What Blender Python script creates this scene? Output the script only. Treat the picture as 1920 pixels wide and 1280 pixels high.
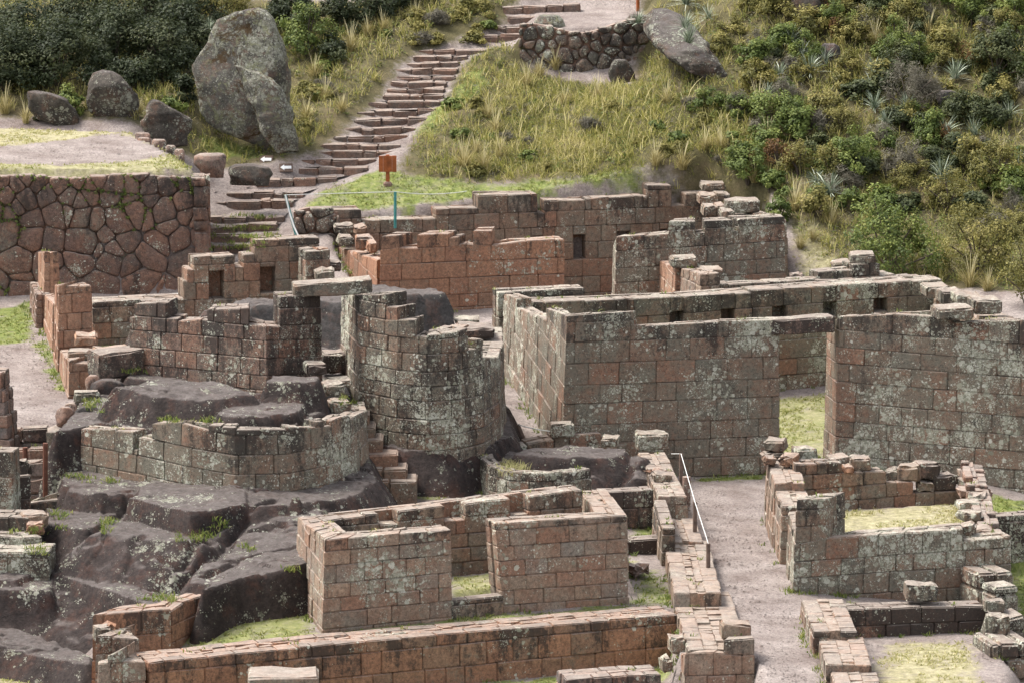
import bpy, math, random
import numpy as np
from mathutils import Vector, noise as mnoise
R = math.radians
for o in list(bpy.data.objects): bpy.data.objects.remove(o)
SC = bpy.context.scene
COL = SC.collection
# ---------------------------------------------------------------- camera, sky, sun, exposure
F, H, PITCH = 10000.0, 23.4, R(9.8)
cam = bpy.data.cameras.new('camera'); co = bpy.data.objects.new('camera', cam); COL.objects.link(co)
cam.sensor_width = 36; cam.lens = F/1920*36; cam.clip_start = 1; cam.clip_end = 3000
co.location = (0, 0, H); co.rotation_euler = (R(90)-PITCH, 0, 0); SC.camera = co
SUN_EL, SUN_AZ = R(60), R(-72)      # azimuth from +Y towards +X
w = bpy.data.worlds.new('World'); SC.world = w; w.use_nodes = True
nt = w.node_tree; bg = nt.nodes['Background']
sky = nt.nodes.new('ShaderNodeTexSky'); sky.sky_type = 'NISHITA'; sky.sun_disc = False
sky.sun_elevation = SUN_EL; sky.sun_rotation = SUN_AZ; sky.air_density = 1.0; sky.dust_density = 3.0
hs = nt.nodes.new('ShaderNodeHueSaturation'); hs.inputs['Saturation'].default_value = .3
nt.links.new(sky.outputs[0], hs.inputs['Color']); nt.links.new(hs.outputs[0], bg.inputs[0]); bg.inputs[1].default_value = .15
sl = bpy.data.lights.new('sun', 'SUN'); so = bpy.data.objects.new('sun', sl); COL.objects.link(so)
sl.energy = 2.3; sl.angle = R(20); sl.color = (1, .955, .89)
sd = Vector((math.sin(SUN_AZ)*math.cos(SUN_EL), math.cos(SUN_AZ)*math.cos(SUN_EL), math.sin(SUN_EL)))
so.rotation_euler = sd.to_track_quat('Z', 'Y').to_euler(); so.location = sd*100
SC.view_settings.view_transform = 'Standard'; SC.view_settings.look = 'None'
SC.view_settings.exposure = 1.34; SC.view_settings.gamma = 1
# ---------------------------------------------------------------- measuring the place from the photograph
cP, sP = math.cos(PITCH), math.sin(PITCH)
def ray(px, py):
    xc, yc = (px-960)/F, -(py-640)/F
    return (xc, yc*sP+cP, yc*cP-sP)
def P(px, py, z):                       # point of the horizontal plane z
    r = ray(px, py); t = (z-H)/r[2]
    return Vector((r[0]*t, r[1]*t, z))
def PD(px, py, d):                      # point at distance d
    r = ray(px, py); t = d/r[1]
    return Vector((r[0]*t, d, H+r[2]*t))
def D(px, d, z):                        # column px, distance d, height z
    return Vector(((px-960)/F*(d*cP+(H-z)*sP), d, z))
def mpp(d): return d/cP/F               # metres per pixel at a distance
# ---------------------------------------------------------------- naming
def tag(o, label=None, cat=None, group=None, kind=None):
    if label: o['label'] = label
    if cat: o['category'] = cat
    if group: o['group'] = group
    if kind: o['kind'] = kind
    elif label: o['kind'] = 'thing'
    return o
def empty(name, loc, label, cat, group=None):
    o = bpy.data.objects.new(name, None); COL.objects.link(o); o.location = loc; o.empty_display_size = .2
    return tag(o, label, cat, group)
class MB:
    def __init__(s): s.v = []; s.f = []; s.c = []; s.n = 0
    def add(s, v, f, c=(.5, .5, .5)):
        v = np.asarray(v, float); s.v.append(v)
        for q in f: s.f.append(tuple(int(i)+s.n for i in q))
        c = np.asarray(c, float)
        s.c.append(np.tile(c, (len(v), 1)) if c.ndim == 1 else c); s.n += len(v)
    def addq(s, v, F_, c):              # many quads / tris at once, F_ an (n,k) index array
        s.v.append(v); s.f.extend(map(tuple, (F_+s.n).tolist())); s.c.append(c); s.n += len(v)
    def build(s, name, mat, parent=None, smooth=False, mats=None):
        me = bpy.data.meshes.new(name)
        V = np.concatenate(s.v) if s.v else np.zeros((0, 3))
        o = bpy.data.objects.new(name, me); COL.objects.link(o)
        if parent is not None:
            o.parent = parent
            V = V - np.array(parent_origin(parent))
        else:
            if len(V):
                org = np.array([(V[:, 0].min()+V[:, 0].max())/2, (V[:, 1].min()+V[:, 1].max())/2, V[:, 2].min()])
                V = V-org; o.location = org
        me.from_pydata(V.tolist(), [], s.f)
        if s.n:
            a = me.attributes.new('blk', 'FLOAT_COLOR', 'POINT')
            C = np.concatenate(s.c); C = np.c_[C, np.ones(len(C))]
            a.data.foreach_set('color', C.astype(np.float32).ravel())
        me.materials.append(mat)
        if smooth: me.polygons.foreach_set('use_smooth', [True]*len(me.polygons))
        me.update()
        return o
def parent_origin(p):
    v = Vector((0, 0, 0))
    while p is not None: v += p.location; p = p.parent
    return v
# ---------------------------------------------------------------- materials
def new_mat(name, rough=.9):
    m = bpy.data.materials.new(name); m.use_nodes = True; t = m.node_tree
    b = t.nodes['Principled BSDF']; b.inputs['Roughness'].default_value = rough
    b.inputs['Specular IOR Level'].default_value = .25
    return m, t, b
class N:                                # tiny node helper
    def __init__(s, t): s.t = t
    def n(s, kind, **k):
        x = s.t.nodes.new('ShaderNode'+kind)
        for a, v in k.items(): setattr(x, a, v)
        return x
    def l(s, a, b): s.t.links.new(a, b)
    def pos(s): return s.n('NewGeometry').outputs['Position']
    def noise(s, vec, scale, detail=4, rough=.6, dist=0.0):
        x = s.n('TexNoise'); x.inputs['Scale'].default_value = scale; x.inputs['Detail'].default_value = detail
        x.inputs['Roughness'].default_value = rough; x.inputs['Distortion'].default_value = dist
        s.l(vec, x.inputs['Vector']); return x.outputs['Fac']
    def vor(s, vec, scale, feature='F1', rnd=1.0):
        x = s.n('TexVoronoi', feature=feature); x.inputs['Scale'].default_value = scale
        x.inputs['Randomness'].default_value = rnd; s.l(vec, x.inputs['Vector']); return x
    def ramp(s, fac, stops, interp='LINEAR'):
        x = s.n('ValToRGB'); x.color_ramp.interpolation = interp; e = x.color_ramp.elements
        while len(e) < len(stops): e.new(.5)
        for i, (p, c) in enumerate(stops):
            e[i].position = p; e[i].color = (*c, 1) if len(c) == 3 else c
        s.l(fac, x.inputs['Fac']); return x.outputs['Color']
    def step(s, fac, a, b):             # 0 below a, 1 above b
        x = s.n('MapRange'); x.inputs['From Min'].default_value = a; x.inputs['From Max'].default_value = b
        s.l(fac, x.inputs['Value']); return x.outputs['Result']
    def math(s, op, a, b=None, clamp=False):
        x = s.n('Math', operation=op, use_clamp=clamp)
        for i, v in enumerate((a, b)):
            if v is None: continue
            if isinstance(v, (int, float)): x.inputs[i].default_value = v
            else: s.l(v, x.inputs[i])
        return x.outputs[0]
    def mix(s, fac, a, b, blend='MIX'):
        x = s.n('Mix', data_type='RGBA', blend_type=blend)
        for i, v in ((0, fac), (6, a), (7, b)):
            if isinstance(v, (int, float)): x.inputs[i].default_value = v
            elif isinstance(v, tuple): x.inputs[i].default_value = (*v, 1)
            else: s.l(v, x.inputs[i])
        return x.outputs[2]
    def attr(s, name='blk'):
        x = s.n('Attribute', attribute_name=name); sp = s.n('SeparateColor'); s.l(x.outputs['Color'], sp.inputs[0]); return sp.outputs
    def bump(s, h, strength, dist, b):
        x = s.n('Bump'); x.inputs['Strength'].default_value = strength; x.inputs['Distance'].default_value = dist
        s.l(h, x.inputs['Height']); s.l(x.outputs[0], b.inputs['Normal'])
def crusts(k, p, c, amount, tones, scales, strength=.85, field=.62, bias=0.0):
    """crisp round and ragged blotches of lichen, thick in some places and absent in others"""
    nv = k.n('TexNoise'); nv.inputs['Scale'].default_value = 14; nv.inputs['Detail'].default_value = 4; nv.inputs['Roughness'].default_value = .75; k.l(p, nv.inputs['Vector'])
    dp = k.n('VectorMath', operation='MULTIPLY_ADD'); k.l(nv.outputs['Color'], dp.inputs[0]); dp.inputs[1].default_value = (.09, .09, .09); k.l(p, dp.inputs[2])
    fld = k.noise(p, field, 6, .72)
    for j, (sc, rm) in enumerate(scales):
        v = k.vor(dp.outputs[0], sc); f2 = k.noise(p, field*(2.3+j), 4, .7)
        rad = k.math('MULTIPLY', k.step(k.math('ADD', k.math('MULTIPLY', fld, .6), k.math('MULTIPLY', f2, .4)), .58-.15*amount-bias, .70-.11*amount-bias), rm)
        m_ = k.step(k.math('SUBTRACT', rad, v.outputs['Distance']), 0.0, .05)
        s3 = k.n('SeparateColor'); k.l(v.outputs['Color'], s3.inputs[0])
        c = k.mix(k.math('MULTIPLY', m_, strength), c, k.ramp(s3.outputs[j % 3], [(i/(len(tones)-1), t_) for i, t_ in enumerate(tones)]))
    return c
PALE = [(.17, .17, .125), (.27, .268, .20), (.35, .345, .265), (.45, .44, .355), (.58, .575, .485)]
def stone_mat(name, tones, lichen=.5, dark=.4, red=.4, spots=.5, moss=.15, fine=1.0):
    """weathered ashlar: tone of each block, bare reddish patches, black stains, pale crusts of lichen, top faces coloured paler as if lit, with some dust"""
    m, t, b = new_mat(name, .93); k = N(t); p = k.pos(); A = k.attr()
    off = k.n('VectorMath', operation='MULTIPLY_ADD')      # shift the pattern from block to block
    cmb = k.n('CombineXYZ'); k.l(A[0], cmb.inputs[0]); k.l(A[1], cmb.inputs[1]); k.l(A[0], cmb.inputs[2])
    k.l(cmb.outputs[0], off.inputs[0]); off.inputs[1].default_value = (7, 7, 7); k.l(p, off.inputs[2]); q = off.outputs[0]
    base = k.ramp(A[0], [(i/(len(tones)-1), c) for i, c in enumerate(tones)])
    base = k.mix(k.step(k.noise(q, 2.2, 6, .7), .42, .62), base, k.mix(.6, base, (.24, .125, .08)))
    base = k.mix(k.math('MULTIPLY', k.step(A[1], 1-red*.6, 1-red*.6+.08), .6), base, (.27, .135, .085))
    g = k.noise(p, 12, 8, .85); base = k.mix(.95, base, k.ramp(g, [(.32, (.42, .41, .40)), (.5, (1, 1, 1)), (.68, (1.6, 1.57, 1.52))]), 'MULTIPLY')
    fm = k.math('ADD', k.math('MULTIPLY', k.noise(q, 9, 9, .86), .62), k.math('MULTIPLY', k.noise(p, .9, 5, .65), .38))
    base = k.mix(k.math('MULTIPLY', k.step(fm, .605-.145*lichen, .64-.145*lichen), .42), base, k.mix(k.noise(p, 20, 5, .85), (.115, .112, .085), (.27, .262, .205)))
    # black algae: broad stains, heavier on the upper courses, running down in streaks
    mp = k.n('Mapping'); mp.inputs['Scale'].default_value = (1, 1, .35); k.l(p, mp.inputs['Vector'])
    d1 = k.noise(mp.outputs[0], 1.5, 7, .74, .3); d2 = k.noise(q, 8, 7, .8)
    dk = k.math('ADD', k.math('ADD', k.math('MULTIPLY', d1, .62), k.math('MULTIPLY', d2, .38)), k.math('MULTIPLY', A[2], .09))
    base = k.mix(k.math('MULTIPLY', k.step(dk, .645-.2*dark, .715-.2*dark), .82), base, (.034, .029, .026))
    bk = k.step(k.noise(q, 24, 7, .85), .545-.05*dark, .60-.05*dark); base = k.mix(k.math('MULTIPLY', bk, .35+.45*dark), base, (.04, .034, .03))
    base = crusts(k, p, base, lichen, PALE, [(6.5*fine, .60), (14*fine, .62), (30*fine, .66)], .84)
    base = crusts(k, k.n('VectorMath', operation='ADD').outputs[0] if False else q, base, spots*.8, PALE[2:], [(17, .45)], .85, 1.7)
    mo = k.step(k.noise(p, 3.1, 6, .75), .74-.22*moss, .78-.22*moss)
    base = k.mix(k.math('MULTIPLY', mo, k.math('MULTIPLY', A[2], .75)), base, (.06, .075, .02))
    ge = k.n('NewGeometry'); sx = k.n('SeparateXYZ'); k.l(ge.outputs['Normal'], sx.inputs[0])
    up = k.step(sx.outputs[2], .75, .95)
    lit_dusty_top = k.ramp(k.noise(p, 4.5, 8, .82), [(.3, (.14, .11, .09)), (.48, (.285, .235, .20)), (.7, (.42, .37, .325))])
    base = k.mix(k.math('MULTIPLY', up, .60), base, lit_dusty_top)  # brightness of lit tops mixed into the colour by normal, along with dust
    k.l(base, b.inputs['Base Color'])
    k.bump(k.math('ADD', k.noise(p, 14, 8, .82), k.math('MULTIPLY', k.noise(p, 55, 4, .8), .5)), .7, .035, b)
    return m
M = {}
BROWN = [(0.157, 0.120, 0.088), (0.225, 0.158, 0.110), (0.142, 0.117, 0.091), (0.260, 0.184, 0.127), (0.186, 0.161, 0.127), (0.206, 0.135, 0.090)]
GREY = [(0.137, 0.117, 0.090), (0.171, 0.138, 0.101), (0.122, 0.109, 0.086), (0.196, 0.148, 0.108), (0.152, 0.139, 0.110)]
ROSE = [(0.245, 0.186, 0.137), (0.294, 0.211, 0.154), (0.201, 0.171, 0.137), (0.328, 0.230, 0.162), (0.230, 0.201, 0.167), (0.270, 0.175, 0.120)]
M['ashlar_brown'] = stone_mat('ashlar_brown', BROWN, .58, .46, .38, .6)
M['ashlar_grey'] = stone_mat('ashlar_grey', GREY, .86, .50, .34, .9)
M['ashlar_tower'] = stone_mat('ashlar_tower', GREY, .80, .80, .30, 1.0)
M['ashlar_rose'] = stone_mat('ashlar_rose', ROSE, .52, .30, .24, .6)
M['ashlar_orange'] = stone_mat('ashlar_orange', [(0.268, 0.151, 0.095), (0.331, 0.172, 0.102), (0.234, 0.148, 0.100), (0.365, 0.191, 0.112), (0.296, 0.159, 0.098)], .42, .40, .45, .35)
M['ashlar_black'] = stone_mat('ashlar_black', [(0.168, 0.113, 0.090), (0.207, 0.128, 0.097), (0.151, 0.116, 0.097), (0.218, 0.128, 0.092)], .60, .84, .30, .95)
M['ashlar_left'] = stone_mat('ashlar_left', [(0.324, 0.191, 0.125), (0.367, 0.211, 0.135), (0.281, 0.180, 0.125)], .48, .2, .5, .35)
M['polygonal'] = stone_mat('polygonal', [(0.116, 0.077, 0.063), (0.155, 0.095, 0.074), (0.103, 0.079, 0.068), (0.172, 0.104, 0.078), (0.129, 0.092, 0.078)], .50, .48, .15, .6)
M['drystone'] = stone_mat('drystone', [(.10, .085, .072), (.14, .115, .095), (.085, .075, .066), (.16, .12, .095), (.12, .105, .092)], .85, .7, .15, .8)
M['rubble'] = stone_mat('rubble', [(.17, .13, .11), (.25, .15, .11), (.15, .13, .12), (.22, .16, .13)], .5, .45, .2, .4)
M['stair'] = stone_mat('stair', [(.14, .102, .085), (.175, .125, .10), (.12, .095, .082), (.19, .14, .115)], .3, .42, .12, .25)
def rock_mat(name, base, lichen, yellow=0.0, moss=0.0, bumpd=.06):
    m, t, b = new_mat(name, .85); k = N(t); p = k.pos()
    n = k.noise(p, 1.1, 9, .7, .4)
    c = k.ramp(n, [(.32, tuple(x*.5 for x in base)), (.5, base), (.7, tuple(x*1.8 for x in base))])
    c = k.mix(k.step(k.noise(p, 2.3, 6, .7), .5, .66), c, (base[0]*1.7, base[1]*1.2, base[2]*1.02))
    c = k.mix(.9, c, k.ramp(k.noise(p, 10, 8, .85), [(.32, (.4, .4, .4)), (.5, (1, 1, 1)), (.68, (1.75, 1.72, 1.7))]), 'MULTIPLY')
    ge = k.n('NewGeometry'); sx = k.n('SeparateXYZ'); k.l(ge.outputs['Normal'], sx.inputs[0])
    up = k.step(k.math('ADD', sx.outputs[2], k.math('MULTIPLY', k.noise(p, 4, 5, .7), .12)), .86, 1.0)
    c = k.mix(k.math('MULTIPLY', up, .74), c, k.ramp(k.noise(p, 5, 8, .8), [(.32, (.10, .082, .074)), (.5, (.185, .156, .143)), (.68, (.30, .262, .242))]))  # upward ledges coloured paler, painting in the light on them besides dust
    c = crusts(k, p, c, lichen, PALE, [(5.5, .52), (11.0, .58), (23.0, .62)], .82, .9, -.01)
    if yellow:
        y = k.step(k.noise(p, 3.0, 8, .82, .5), .60-.14*yellow, .66-.14*yellow); c = k.mix(k.math('MULTIPLY', y, .65), c, k.mix(k.noise(p, 14, 4, .8), (.20, .215, .11), (.46, .46, .24)))
    if moss:
        y = k.step(k.noise(p, 1.0, 8, .76, .5), .70-.2*moss, .74-.2*moss); c = k.mix(k.math('MULTIPLY', y, .85), c, k.mix(k.noise(p, 9, 4, .8), (.03, .019, .006), (.15, .075, .015)))
    k.l(c, b.inputs['Base Color'])
    k.bump(k.math('ADD', k.noise(p, 3.5, 10, .82, .3), k.math('MULTIPLY', k.noise(p, 24, 6, .82), .3)), 1.0, bumpd*3, b)
    return m
M['bedrock'] = rock_mat('bedrock', (.056, .042, .038), .70)
M['bedrock_grey'] = rock_mat('bedrock_grey', (.08, .072, .068), .46)
M['boulder_lichen'] = rock_mat('boulder_lichen', (.15, .14, .12), 1.35, .5, .74, .10)
M['boulder_dark'] = rock_mat('boulder_dark', (.10, .086, .072), .86, .0, .30, .09)
def ground_mat():
    """attribute blk: R lawn, G dry straw, B scrub soil; the rest is reddish trodden earth and gravel"""
    m, t, b = new_mat('ground', .97); k = N(t); p = k.pos(); A = k.attr()
    e = k.ramp(k.noise(p, 1.1, 6, .65), [(.3, (.155, .119, .106)), (.5, (.235, .196, .178)), (.72, (.33, .285, .262))])
    e = k.mix(1.0, e, k.ramp(k.noise(p, 17, 8, .88), [(.34, (.38, .37, .36)), (.5, (1, 1, 1)), (.66, (1.55, 1.53, 1.5))]), 'MULTIPLY')
    v = k.vor(p, 13); e = k.mix(k.math('MULTIPLY', k.math('LESS_THAN', v.outputs['Distance'], .13), .7), e, (.42, .35, .32))
    s = k.ramp(k.noise(p, .8, 7, .7), [(.3, (.055, .05, .022)), (.5, (.105, .09, .042)), (.7, (.17, .13, .075))])
    s = k.mix(.8, s, k.ramp(k.noise(p, 20, 5, .8), [(.3, (.5, .5, .5)), (.7, (1.4, 1.4, 1.4))]), 'MULTIPLY')
    br = k.noise(p, 3.3, 6, .75)
    c = k.mix(k.step(k.math('ADD', A[2], k.math('MULTIPLY', br, .8)), .62, .85), e, s)
    g = k.ramp(k.noise(p, 5, 8, .82), [(.34, (.06, .085, .02)), (.5, (.15, .18, .045)), (.66, (.30, .30, .11))])
    d = k.ramp(k.noise(p, 6, 8, .82), [(.34, (.15, .135, .06)), (.5, (.31, .28, .16)), (.66, (.50, .45, .29))])
    gd = k.mix(k.step(k.math('ADD', A[1], k.math('MULTIPLY', k.noise(p, 1.7, 5, .7), .5)), .5, .85), g, d)
    br2 = k.noise(p, 2.1, 8, .8)
    c = k.mix(k.step(k.math('ADD', A[0], k.math('MULTIPLY', k.math('SUBTRACT', br2, .5), 2.2)), .40, 1.0), c, gd)
    k.l(c, b.inputs['Base Color'])
    k.bump(k.math('ADD', k.noise(p, 14, 6, .8), k.math('MULTIPLY', k.noise(p, 60, 3, .7), .5)), .8, .05, b)
    return m
M['ground'] = ground_mat()
def leaf_mat(name, stops, transl=.3, rough=.6):
    m, t, b = new_mat(name, rough); k = N(t); A = k.attr()
    c = k.ramp(A[0], [(i/(len(stops)-1), s) for i, s in enumerate(stops)])
    k.l(c, b.inputs['Base Color'])
    if transl:
        tr = k.n('BsdfTranslucent'); k.l(c, tr.inputs[0]); mx = k.n('MixShader'); mx.inputs[0].default_value = transl
        k.l(b.outputs[0], mx.inputs[1]); k.l(tr.outputs[0], mx.inputs[2]); k.l(mx.outputs[0], t.nodes['Material Output'].inputs[0])
    return m
M['leaf_dark'] = leaf_mat('leaf_dark', [(.022, .03, .012), (.045, .058, .02), (.08, .092, .032), (.13, .135, .05)])
M['leaf_deep'] = leaf_mat('leaf_deep', [(0.013, 0.020, 0.009), (0.029, 0.040, 0.015), (0.050, 0.061, 0.022), (0.083, 0.088, 0.035)])
M['leaf_green'] = leaf_mat('leaf_green', [(0.039, 0.058, 0.016), (0.085, 0.117, 0.026), (0.156, 0.189, 0.042), (0.273, 0.293, 0.078)])
M['leaf_olive'] = leaf_mat('leaf_olive', [(0.058, 0.057, 0.017), (0.130, 0.124, 0.033), (0.221, 0.195, 0.052), (0.338, 0.280, 0.098)])
M['leaf_grey'] = leaf_mat('leaf_grey', [(0.065, 0.058, 0.046), (0.124, 0.111, 0.082), (0.195, 0.176, 0.130), (0.286, 0.260, 0.195)])
M['leaf_rust'] = leaf_mat('leaf_rust', [(0.060, 0.030, 0.012), (0.120, 0.060, 0.022), (0.192, 0.102, 0.036), (0.204, 0.144, 0.060)])
M['leaf_puya'] = leaf_mat('leaf_puya', [(0.072, 0.096, 0.060), (0.168, 0.204, 0.132), (0.324, 0.360, 0.264), (0.528, 0.552, 0.444)], .1, .5)
M['straw'] = leaf_mat('straw', [(.15, .13, .04), (.29, .24, .09), (.45, .38, .18), (.62, .55, .33)], .35)
M['meadow'] = leaf_mat('meadow', [(0.106, 0.125, 0.029), (0.250, 0.250, 0.057), (0.425, 0.375, 0.127), (0.725, 0.625, 0.322)], .45)
M['lawn'] = leaf_mat('lawn', [(.07, .11, .022), (.15, .20, .042), (.29, .29, .09), (.50, .44, .23)], .4)
M['twig'] = leaf_mat('twig', [(.05, .036, .025), (.09, .07, .055), (.15, .125, .10)], 0, .9)
def plain(name, c, rough=.6, var=.25, scale=8, metal=0):
    m, t, b = new_mat(name, rough); k = N(t); p = k.pos()
    k.l(k.ramp(k.noise(p, scale, 5, .65), [(.3, tuple(x*(1-var) for x in c)), (.7, tuple(min(1, x*(1+var)) for x in c))]), b.inputs['Base Color'])
    b.inputs['Metallic'].default_value = metal; return m
M['sign_wood'] = plain('sign_wood', (.26, .075, .022), .55, .4, 5)
M['grey_wood'] = plain('grey_wood', (.13, .09, .07), .85, .35, 9)
M['rust_post'] = plain('rust_post', (.11, .045, .028), .7, .35, 12)
M['teal_post'] = plain('teal_post', (.06, .22, .20), .5, .3, 10)
M['rope'] = plain('rope', (.56, .56, .53), .8, .15, 20)
M['white_paint'] = plain('white_paint', (.75, .75, .72), .6, .1, 10)
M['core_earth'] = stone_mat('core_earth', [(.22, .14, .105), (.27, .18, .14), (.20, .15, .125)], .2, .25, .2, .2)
# ---------------------------------------------------------------- masonry
_lat = {}
def lattice(ns, nh=4):
    if (ns, nh) in _lat: return _lat[(ns, nh)]
    idx = {}; I = []
    def vid(i, j, k):
        if (i, j, k) not in idx: idx[(i, j, k)] = len(I); I.append((i, j, k))
        return idx[(i, j, k)]
    f = []
    for i in range(ns-1):
        for k in range(nh-1):
            f.append((vid(i, 0, k), vid(i+1, 0, k), vid(i+1, 0, k+1), vid(i, 0, k+1)))
            f.append((vid(i+1, 3, k), vid(i, 3, k), vid(i, 3, k+1), vid(i+1, 3, k+1)))
        for j in range(3):
            f.append((vid(i, j, nh-1), vid(i+1, j, nh-1), vid(i+1, j+1, nh-1), vid(i, j+1, nh-1)))
            f.append((vid(i+1, j, 0), vid(i, j, 0), vid(i, j+1, 0), vid(i+1, j+1, 0)))
    for j in range(3):
        for k in range(nh-1):
            f.append((vid(0, j+1, k), vid(0, j, k), vid(0, j, k+1), vid(0, j+1, k+1)))
            f.append((vid(ns-1, j, k), vid(ns-1, j+1, k), vid(ns-1, j+1, k+1), vid(ns-1, j, k+1)))
    I = np.array(I)
    ex = np.stack([(I[:, 0] == 0)*1-(I[:, 0] == ns-1)*1, (I[:, 1] == 0)*1-(I[:, 1] == 3)*1, (I[:, 2] == 0)*1-(I[:, 2] == nh-1)*1], 1)
    many = (np.abs(ex).sum(1) >= 2)[:, None]
    _lat[(ns, nh)] = (I, f, ex*many)
    return _lat[(ns, nh)]
def add_block(mb, mp, s0, s1, o0, o1, h0, h1a, h1b, bev, rng, col, mids=(), rough=.004):
    bs = min(bev, (s1-s0)*.3); bo = min(bev, (o1-o0)*.3); bh = min(bev, (min(h1a, h1b)-h0)*.3)
    if bh <= 0: return
    sl = [s0, s0+bs]+[x for x in mids if s0+bs+.02 < x < s1-bs-.02]+[s1-bs, s1]
    I, f, ex = lattice(len(sl))
    sl = np.array(sl); S = sl[I[:, 0]]+ex[:, 0]*bs*.6
    ol = np.array([o0, o0+bo, o1-bo, o1]); O = ol[I[:, 1]]+ex[:, 1]*bo*.95
    top = h1a+(h1b-h1a)*(S-s0)/(s1-s0)
    W = np.array([0, 0, 1, 1])[I[:, 2]]; add = np.array([0, bh, -bh, 0])[I[:, 2]]
    Hh = h0*(1-W)+top*W+add+ex[:, 2]*bh*.6
    v = mp(S, O, Hh)+rng.normal(0, rough, (len(S), 3))
    mb.add(v, f, col)
class Path:
    def __init__(s, pts):
        s.p = np.array([tuple(q) for q in pts], float); d = np.diff(s.p[:, :2], axis=0); L = np.hypot(d[:, 0], d[:, 1])
        s.S = np.r_[0, np.cumsum(L)]; s.L = s.S[-1]; u = d/L[:, None]; n = np.c_[-u[:, 1], u[:, 0]]
        m = []
        for i in range(len(s.p)):
            if i == 0: m.append(n[0])
            elif i == len(s.p)-1: m.append(n[-1])
            else:
                a = n[i-1]+n[i]; m.append(a/max(.35, (a@n[i])))
        s.m = np.array(m)
    def zb(s, q): return np.interp(q, s.S, s.p[:, 2])
    def at(s, q, o):
        x = np.interp(q, s.S, s.p[:, 0])+o*np.interp(q, s.S, s.m[:, 0]); y = np.interp(q, s.S, s.p[:, 1])+o*np.interp(q, s.S, s.m[:, 1])
        e0 = np.minimum(q, 0); e1 = np.maximum(q-s.L, 0)
        d0 = (s.p[1, :2]-s.p[0, :2])/s.S[1]; d1 = (s.p[-1, :2]-s.p[-2, :2])/(s.S[-1]-s.S[-2])
        return x+e0*d0[0]+e1*d1[0], y+e0*d0[1]+e1*d1[1]
    def hit(s, px, py, seg=None):       # (s, height above the base) of the pixel on this wall's face
        r = ray(px, py); best = None
        for i in range(len(s.p)-1):
            if seg is not None and i != seg: continue
            a, b = s.p[i], s.p[i+1]; ex, ey = b[0]-a[0], b[1]-a[1]
            den = r[0]*ey-r[1]*ex
            if abs(den) < 1e-9: continue
            t = (a[0]*ey-a[1]*ex)/den; k = ((r[0]*t-a[0])*ex+(r[1]*t-a[1])*ey)/(ex*ex+ey*ey)
            off = max(0, -k, k-1)
            if best is None or off < best[0]-1e-6: best = (off, i, k, t)
        off, i, k, t = best; q = s.S[i]+k*(s.S[i+1]-s.S[i])
        q = min(max(q, 0), s.L); return q, H+r[2]*t-float(s.zb(q))
class Prof:
    def __init__(s, segs): s.g = sorted(segs)
    def __call__(s, q):
        for a, ha, b, hb in s.g:
            if a-1e-6 <= q <= b+1e-6: return ha+(hb-ha)*(q-a)/max(1e-6, b-a)
        return -9
    def max(s): return max(max(g[1], g[3]) for g in s.g)
    def brk(s):
        out = []
        for i, g in enumerate(s.g):
            out.append(g[0]); out.append(g[2])
        return sorted(set(round(x, 4) for x in out))
WALLBASES = []; WALLTOPS = []                           # for tufts of grass on wall tops
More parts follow.
